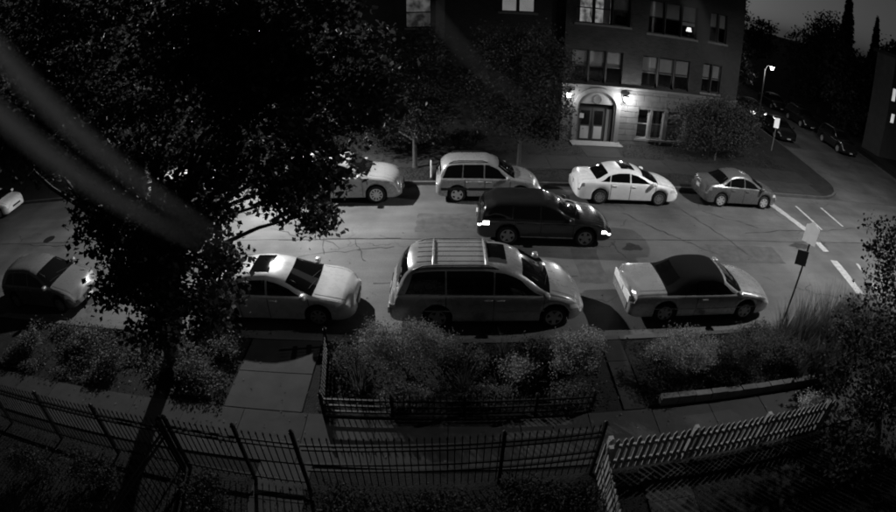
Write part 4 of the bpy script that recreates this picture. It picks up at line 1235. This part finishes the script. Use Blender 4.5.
def conifer(label, x, y, h, r):
    t = empty('conifer', (x, y, .1)); tag(t, label, 'tree', gd)
    MB().tube([(0, 0, 0), (0, 0, h * .97)], [.25, .04], 8).build('trunk', BARK, t)
    P_ = []
    for i in range(26):
        z = h * (.12 + .86 * i / 25); rr = r * (1 - .9 * i / 25) * random.uniform(.75, 1.1)
        k = int(120 + 420 * rr / r)
        a = rng.uniform(0, 6.283, k); q = rr * np.sqrt(rng.uniform(.05, 1, k))
        P_.append(np.stack([np.cos(a) * q, np.sin(a) * q, z - q * .25 + rng.normal(size=k) * .15], 1))
    cards('crown', np.concatenate(P_), .55, LEAF_D, t, aspect=.5, droop=.8)
conifer('tall pointed conifer against the night sky', 55.5, 58, 17.5, 2.6)
conifer('shorter pointed conifer at the right against the night sky', 63.5, 59, 14.8, 2.2)

# ================================================================== IRON AND PICKET FENCES
IRON = M('black_iron', .012, .5, metal=.3)
WPAINT = M('weathered_white_paint', .25, .8, var=.3, scale=8, rnd=.15)
def iron_bar(h):
    m = MB(); w = .0085
    m.box(-w, w, -w, w, 0, h)
    b = len(m.v); m.v += [(-.016, -.016, h), (.016, -.016, h), (.016, .016, h), (-.016, .016, h), (0, 0, h + .075)]
    m.f += [(b, b + 1, b + 4), (b + 1, b + 2, b + 4), (b + 2, b + 3, b + 4), (b + 3, b, b + 4), (b + 3, b + 2, b + 1, b)]
    me = m.data('picket'); me.materials.append(IRON); return me
def iron_fence(name, label, p0, p1, z, h, posts, rails, group='black iron fences', pitch=.125, posth=.12, cat='fence'):
    p0, p1 = Vector((p0[0], p0[1])), Vector((p1[0], p1[1])); d = p1 - p0; L_ = d.length; rz = math.atan2(d.y, d.x)
    t = empty(name, (p0.x, p0.y, z), rz); tag(t, label, cat, group)
    me = iron_bar(h)
    n = int(L_ / pitch)
    for i in range(1, n):
        x = i * L_ / n
        if any(abs(x - q) < .06 for q in posts): continue
        o = link('picket', me, None, t); o.location = (x, 0, .06)
    for q in posts:
        MB().box(-.032, .032, -.032, .032, -.05, h + posth).box(-.042, .042, -.042, .042, h + posth, h + posth + .02).lathe([(.035, h + posth + .02), (.042, h + posth + .05), (.001, h + posth + .09)], 8).build('post', IRON, t, loc=(q, 0, 0))
    for r_ in rails:
        MB().box(0.0, L_, -.021, .021, r_ - .021, r_ + .021).build('rail', IRON, t)
    return t
ZS = .13
iron_fence('iron_fence', 'black iron fence running off the left edge below the tree', (-11.6, 5.55), (-5.35, 5.5), ZS, 1.36, (.4, 2.5, 4.4, 6.22), (.18, 1.12, 1.24))
iron_fence('iron_fence', 'short black iron fence between the angled railing and the gate', (-5.30, 5.5), (-3.78, 5.45), ZS, 1.42, (.06,), (.18, 1.18, 1.30))
iron_fence('iron_gate', 'black iron gate between two heavy posts', (-3.72, 5.45), (-2.62, 5.43), ZS, 1.42, (.0, 1.1), (.16, 1.20, 1.32), cat='gate', posth=.2)
iron_fence('iron_fence', 'long black iron fence from the gate to the white picket fence', (-2.55, 5.45), (2.78, 5.75), ZS, 1.36, (3.5, 5.3), (.52, .72, 1.14, 1.26))
iron_fence('iron_railing', 'black iron railing running toward the house from the fence at left', (-5.34, 5.42), (-5.75, 3.2), ZS, 1.36, (.04,), (.18, 1.12, 1.24))
iron_fence('garden_fence', 'low black iron fence along the sidewalk side of the garden', (-2.66, 7.40), (3.1, 7.44), ZS, .50, (.0, 1.5, 3.0, 4.5, 5.74), (.08, .26, .44), posth=.06)
iron_fence('garden_fence', 'low black iron fence end running from garden corner to the kerb', (-2.68, 7.50), (-3.0, 9.75), ZS, .50, (2.15,), (.08, .26, .44), posth=.06)

def picket_fence(label, p0, p1, z, h, posts):
    p0, p1 = Vector(p0), Vector(p1); d = p1 - p0; L_ = d.length
    t = empty('picket_fence', (p0.x, p0.y, z), math.atan2(d.y, d.x)); tag(t, label, 'fence', 'white picket fences')
    m = MB(); w = .042
    m.v = [(-w, -.011, 0), (w, -.011, 0), (w, -.011, h - .07), (0, -.011, h), (-w, -.011, h - .07), (-w, .011, 0), (w, .011, 0), (w, .011, h - .07), (0, .011, h), (-w, .011, h - .07)]
    m.f = [(0, 1, 2, 3, 4), (9, 8, 7, 6, 5), (0, 5, 6, 1), (1, 6, 7, 2), (2, 7, 8, 3), (3, 8, 9, 4), (4, 9, 5, 0)]
    me = m.data('picket'); me.materials.append(WPAINT)
    n = int(L_ / .15)
    for i in range(n + 1):
        o = link('picket', me, None, t); o.location = (i * L_ / n, -.035, .05 + random.uniform(-.012, .012)); o.rotation_euler = (0, random.uniform(-.02, .02), 0)
    for r_ in (.26, .72): MB().box(0, L_, -.02, .02, r_ - .04, r_ + .04).build('rail', WPAINT, t)
    for q in posts: MB().box(q - .045, q + .045, .022, .112, -.05, h - .02).build('post', WPAINT, t)
picket_fence('white picket fence along the sidewalk at right', (2.95, 5.80), (8.75, 5.95), ZS, .95, (.05, 1.9, 3.8, 5.7))
picket_fence('short white picket fence running toward the house', (2.88, 5.70), (2.80, 3.0), ZS, .95, (.06, 1.9))

# garden edging of concrete blocks along the right bed
eg = empty('garden_edging', (0, 0, 0)); tag(eg, 'low pale block edging in front of the right garden bed', 'edging')
x = 4.75
while x < 9.4:
    MB().box(x + .01, x + .44, 7.42, 7.58, .1, .36 + random.uniform(-.012, .012)).build('block', CONC_D, eg); x += .45

# ================================================================== SHRUBS AND PLANTS
def shrub(name, label, x, y, rx, ry, h, leaf, mat, twigs=60, per=12, group='garden shrubs', z=.12, twig=.16, aspect=.5, up=.35):
    t = empty(name, (x, y, z)); tag(t, label, 'shrub', group)
    for i in range(6):
        a = random.uniform(0, 6.28)
        MB().tube([(0, 0, 0), (math.cos(a) * rx * .25, math.sin(a) * ry * .25, h * .35), (math.cos(a) * rx * .6, math.sin(a) * ry * .6, h * .72)], [.018, .013, .006], 5).build('stem', BARK, t)
    cl = [(0, 0, h * .55, rx * .85, ry * .85, h * .42, twigs)]
    for _ in range(7):
        a = random.uniform(0, 6.28); q = random.uniform(.3, .75)
        cl.append((math.cos(a) * rx * q, math.sin(a) * ry * q, h * random.uniform(.4, .8), rx * .42, ry * .42, h * .25, twigs // 4))
    pts, tone = clump_points(cl, twig, per)
    pts = pts[pts[:, 2] > .02]
    cards('foliage', pts, leaf, mat, t, aspect=aspect, up=up)
    return t
def tuft(name, label, x, y, r, h, n, mat, group='grasses and tall stems', spread=.55, wide=.012, z=.12):
    """upright arching blades rooted in one clump"""
    t = empty(name, (x, y, z)); tag(t, label, 'plant', group)
    m = MB()
    for i in range(n):
        a = random.uniform(0, 6.28); q = r * .35 * math.sqrt(random.random()); L_ = h * random.uniform(.55, 1.1); s_ = spread * random.uniform(.2, 1.1)
        bx_, by_ = math.cos(a) * q, math.sin(a) * q; a2 = a + random.uniform(-.5, .5)
        ca, sa_ = math.cos(a2), math.sin(a2); b = len(m.v)
        for k in range(5):
            u = k / 4; hh = L_ * (u - .25 * s_ * u * u); out = L_ * s_ * u * u
            w = wide * (1 - u * .9)
            m.v += [(bx_ + ca * out - sa_ * w, by_ + sa_ * out + ca * w, hh), (bx_ + ca * out + sa_ * w, by_ + sa_ * out - ca * w, hh)]
        for k in range(4): m.f.append((b + 2 * k, b + 2 * k + 1, b + 2 * k + 3, b + 2 * k + 2))
    o = m.build('blades', mat, t, fix=False)
    at = o.data.attributes.new('tone', 'FLOAT', 'POINT'); at.data.foreach_set('value', np.repeat(rng.uniform(0, 1, n), 10).astype(np.float32))
    return t
LS = leaf_mat('shrub_leaves_pale', .2, .5, .25); LM = leaf_mat('shrub_leaves_mid', .085, .5, .25); LG = leaf_mat('grass_blades', .11, .5, .3); LDK = leaf_mat('yard_leaves', .026, .5, .2)
shrub('feathery_shrub', 'big feathery pale shrub at left of the fenced garden', -.95, 8.75, 1.0, .75, 1.45, .05, LS, 280, 18, aspect=.4, twig=.15)
shrub('feathery_shrub', 'feathery shrub overhanging the kerb in front of the minivan', -.2, 9.1, .7, .6, .85, .05, LM, 90, 14, aspect=.35)
shrub('round_shrub', 'round pale shrub at right end of the fenced garden', 2.95, 8.75, .72, .65, 1.2, .055, LS, 240, 16, twig=.12)
shrub('round_shrub', 'low leafy shrub under the rear of the minivan beside the kerb walk', -2.35, 8.8, .5, .6, .55, .06, LM, 50, 12)
for x, y, rx, ry, h, lb, mt, tw in ((5.75, 8.65, .98, .8, 1.15, 'big mounded shrub in right bed beside the gap path', LS, 240), (7.75, 8.65, 1.05, .8, 1.1, 'big mounded shrub in right bed below the convertible nose', LM, 240), (9.0, 8.3, .6, .6, .8, 'smaller mounded shrub in right bed nearest the sign post', LM, 90), (6.8, 7.95, .6, .35, .45, 'low front shrub in right bed behind pale edging', LDK, 60), (4.85, 8.5, .35, .5, .5, 'small shrub squeezed between gap path and big mound', LDK, 40)):
    shrub('mounded_shrub', lb, x, y, rx, ry, h, .05, mt, tw, 16, twig=.13)
tuft('spiky_plant', 'spiky plant by the left corner of the garden fence', -1.95, 8.15, .5, .8, 60, LG, spread=.5, wide=.012)
tuft('spiky_plant', 'spiky plant beside the big feathery shrub', .35, 8.3, .4, .7, 50, LG, spread=.45, wide=.011)
tuft('arching_tuft', 'arching grass clump in the middle of the fenced garden', 1.15, 8.05, .7, .55, 70, LG, spread=.6, wide=.01)
for x_, y_, rx_, h_, lb_, m_ in ((.5, 8.9, .5, .6, 'leafy plant in the fenced garden beside the feathery shrub', LM), (1.5, 8.6, .55, .55, 'leafy plant in the middle of the fenced garden', LS), (2.0, 9.2, .45, .6, 'leafy plant by the kerb between grass and round shrub', LM), (.9, 7.8, .5, .35, 'low plant against the middle of the garden fence', LM), (-.9, 7.8, .5, .4, 'low plant against the left part of the garden fence', LS), (2.6, 7.8, .5, .4, 'low plant against the right end of the garden fence', LM)):
    shrub('garden_plant', lb_, x_, y_, rx_, .4, h_, .06, m_, 70, 12)
tuft('tall_stems', 'thin tall stems by the kerb in front of the minivan', 1.35, 9.2, .4, .85, 60, LG, spread=.35, wide=.012)
tuft('arching_tuft', 'arching grass clump by the round shrub', 1.85, 8.3, .6, .5, 50, LG, spread=.6, wide=.01)
gi = 0
for (x, y, h) in ((9.4, 9.35, 1.2), (9.9, 9.1, 1.5), (10.6, 9.3, 1.6), (11.2, 9.4, 1.7), (11.9, 9.3, 1.6), (12.6, 9.3, 1.5), (13.3, 9.2, 1.5), (9.6, 8.5, .9), (10.3, 8.4, 1.1), (11.1, 8.5, 1.1), (12.0, 8.4, 1.1), (9.9, 7.7, .8), (10.8, 7.6, .9), (14.0, 9.2, 1.3), (13.0, 8.4, 1.2), (9.0, 9.0, .9), (10.2, 9.5, 1.3), (10.9, 8.9, 1.5), (11.6, 8.9, 1.5), (12.4, 8.8, 1.4), (9.2, 8.0, .8), (10.4, 8.0, 1.0)):
    tuft('grass_tuft', 'tall grass tuft in the wild patch around the sign post', x, y, .7, h, 190, LM, 'tall grass around the sign post', spread=.5, wide=.011)
    gi += 1
shrub('bright_shrub', 'bright pale shrub lit up at the end of the picket fence', 8.6, 6.45, .34, .35, .75, .06, leaf_mat('lamplit_leaves', .35, .4, .3), 60, 12)  # lamplight on this shrub is put into its pale leaf colour
shrub('leafy_shrub', 'leafy shrub beside the sign post at the kerb', 12.4, 9.5, .7, .5, 1.3, .09, LM, 70, 12)
for x, y, rx, h, lb in ((-1.6, 4.75, .9, .6, 'dark yard shrub just right of the gate'), (.0, 4.7, 1.0, .65, 'dark yard shrub under the middle of the long iron fence'), (1.35, 5.05, .8, .55, 'dark yard shrub next to the fence post near the picket fence'), (2.2, 4.9, .6, .5, 'dark yard shrub in the corner by the short picket fence'),
                       (-7.4, 4.75, .9, .6, 'dark yard shrub inside the left iron fence'), (-4.6, 4.75, .55, .5, 'small yard shrub between railing and gate'), (-9.0, 4.4, 1.0, .7, 'dark yard shrub at the left edge inside the fence')):
    shrub('yard_shrub', lb, x, y, rx, .5, h, .07, LDK, 70, 12, group='yard shrubs')
# ground cover of the left bed, verge grass
def scatter(n, x0, x1, y0, y1, zf, lump=.08):
    x = rng.uniform(x0, x1, n); y = rng.uniform(y0, y1, n)
    z = zf + np.abs(rng.normal(size=n)) * lump * (1 + .8 * np.sin(x * 2.1) * np.sin(y * 2.7))
    return np.stack([x, y, z], 1)
pts = scatter(22000, -13.5, -5.15, 7.5, 9.8, .14, .10)
nz = np.sin(pts[:, 0] * 1.7 + 1.3 * np.sin(pts[:, 1] * 2.3)) + np.sin(pts[:, 1] * 3.1 + pts[:, 0] * .8) + .7 * np.sin(pts[:, 0] * 4.3 - pts[:, 1] * 3.7)
keep = rng.uniform(0, 1, len(pts)) < np.clip(.38 + .42 * nz, .03, 1)
pts[:, 2] += np.clip(nz, 0, 2) * .06 * rng.uniform(0, 1, len(pts))
pts = pts[keep]
tag(cards('ground_cover', pts, .085, leaf_mat('ground_cover_leaves', .05, .6, .2), None, None, up=.8, kind='stuff'), 'low leafy ground cover filling the left bed under the tree', 'ground cover')
for x, y, rx, h, lb, mt in ((-12.6, 8.5, .6, .6, 'leafy bush at the left end of the tree bed', LM), (-10.4, 8.9, .55, .45, 'bush in the tree bed behind the dark hatchback', LM), (-8.9, 8.2, .5, .5, 'bush in the tree bed just left of the trunk', LM), (-6.1, 8.2, .5, .45, 'bush in the tree bed just right of the trunk', LM), (-5.6, 9.3, .4, .35, 'small bush in the tree bed beside the kerb walk', LM)):
    shrub('bed_shrub', lb, x, y, rx, .45, h, .075, mt, 60, 12, group='bushes in the tree bed')
pts = np.concatenate([scatter(2500, -2.9, 3.6, 7.5, 9.8, .14, .05), scatter(2500, 4.5, 9.6, 7.6, 9.8, .14, .05)])
tag(cards('weeds', pts, .07, LDK, None, None, up=.6, kind='stuff'), 'low weeds between the garden shrubs', 'weeds')
pts = np.concatenate([scatter(9000, -16, 15.8, 20.6, 22.15, .15, .03), scatter(9000, -16, 6.9, 24.2, 27.3, .15, .05), scatter(5000, 9.1, 20, 24.2, 26.6, .15, .05)])
tag(cards('verge_grass', pts, .07, LDK, None, None, up=.2, aspect=.3, kind='stuff'), 'short verge grass across the street', 'grass')
pts = scatter(9000, -12, 9.5, 2.6, 5.6, .13, .03)
tag(cards('yard_grass', pts, .06, leaf_mat('lawn_blades', .014, .5, .2), None, None, up=.2, aspect=.3, kind='stuff'), 'dark lawn inside the near fences', 'grass')
# low hedge in front of the left wing
for i, w_ in enumerate(('first', 'second', 'third', 'fourth', 'fifth', 'last')):
    shrub('hedge_bush', '%s low dark hedge bush from the left along the apartment wing' % w_, -3.6 + i, 25.6, .65, .5, .9, .09, LDK, 40, 10, group='hedge bushes along the apartment wing', z=.14)
# leaves blown into the gutters and over the paving
pts = np.concatenate([scatter(700, -16, 14, 10.02, 10.5, .004, .006), scatter(300, -14, 9, 6.0, 9.0, .165, .006), scatter(350, -16, 16, 19.9, 20.38, .004, .006), scatter(260, -14, 15, 10.5, 20, .004, .004)])
tag(cards('fallen_leaves', pts, .06, LM, None, None, up=2.5, kind='stuff'), 'fallen leaves scattered in the gutters and over the paving', 'leaves')

# ================================================================== cobweb strands hanging from the eave beside the camera, far inside its focus
SILK = bpy.data.materials.new('dusty_cobweb'); SILK.use_nodes = True
_n, _l = SILK.node_tree.nodes, SILK.node_tree.links
_t = _n.new('ShaderNodeBsdfTranslucent'); _t.inputs[0].default_value = (.9, .9, .9, 1)
_m = _n.new('ShaderNodeMixShader'); _m.inputs[0].default_value = .6
_n['Principled BSDF'].inputs['Base Color'].default_value = (.85, .85, .85, 1); _n['Principled BSDF'].inputs['Roughness'].default_value = .9
_l.new(_n['Principled BSDF'].outputs[0], _m.inputs[1]); _l.new(_t.outputs[0], _m.inputs[2]); _l.new(_m.outputs[0], _n['Material Output'].inputs[0])
def strand(label, a, b, r):
    a, b = Vector(a), Vector(b)
    p = [a.lerp(b, i / 8) + Vector((0, 0, -.004 * math.sin(math.pi * i / 8))) for i in range(9)]
    m = MB(); q = Vector((.55, 0, .83)) * r
    for i, v in enumerate(p):
        k = max(.02, 1 - (i / 8) ** 1.6)      # the thread thins out toward its loose end
        m.v += [tuple(v + q * k), tuple(v - q * k)]
    m.f = [(2 * i, 2 * i + 1, 2 * i + 3, 2 * i + 2) for i in range(8)]
    tag(m.build('cobweb_strand', SILK), label, 'cobweb', 'cobweb strands by the camera')
strand('upper pale blurred cobweb strand slanting across the tree at left', (-.1252, .0985, 8.2832), (-.0633, .1275, 8.1992), .0032)
strand('lower pale blurred cobweb strand slanting across the tree at left', (-.1268, .0970, 8.2640), (-.0680, .1252, 8.1990), .0032)
strand('faint blurred cobweb strand slanting before the trees at top centre', (-0.0054, 0.1598, 8.2633), (0.0265, 0.1536, 8.2337), .0006)
strand('faint blurred cobweb strand slanting across the building corner', (0.0697, 0.144, 8.2746), (0.0877, 0.1315, 8.2453), .0008)
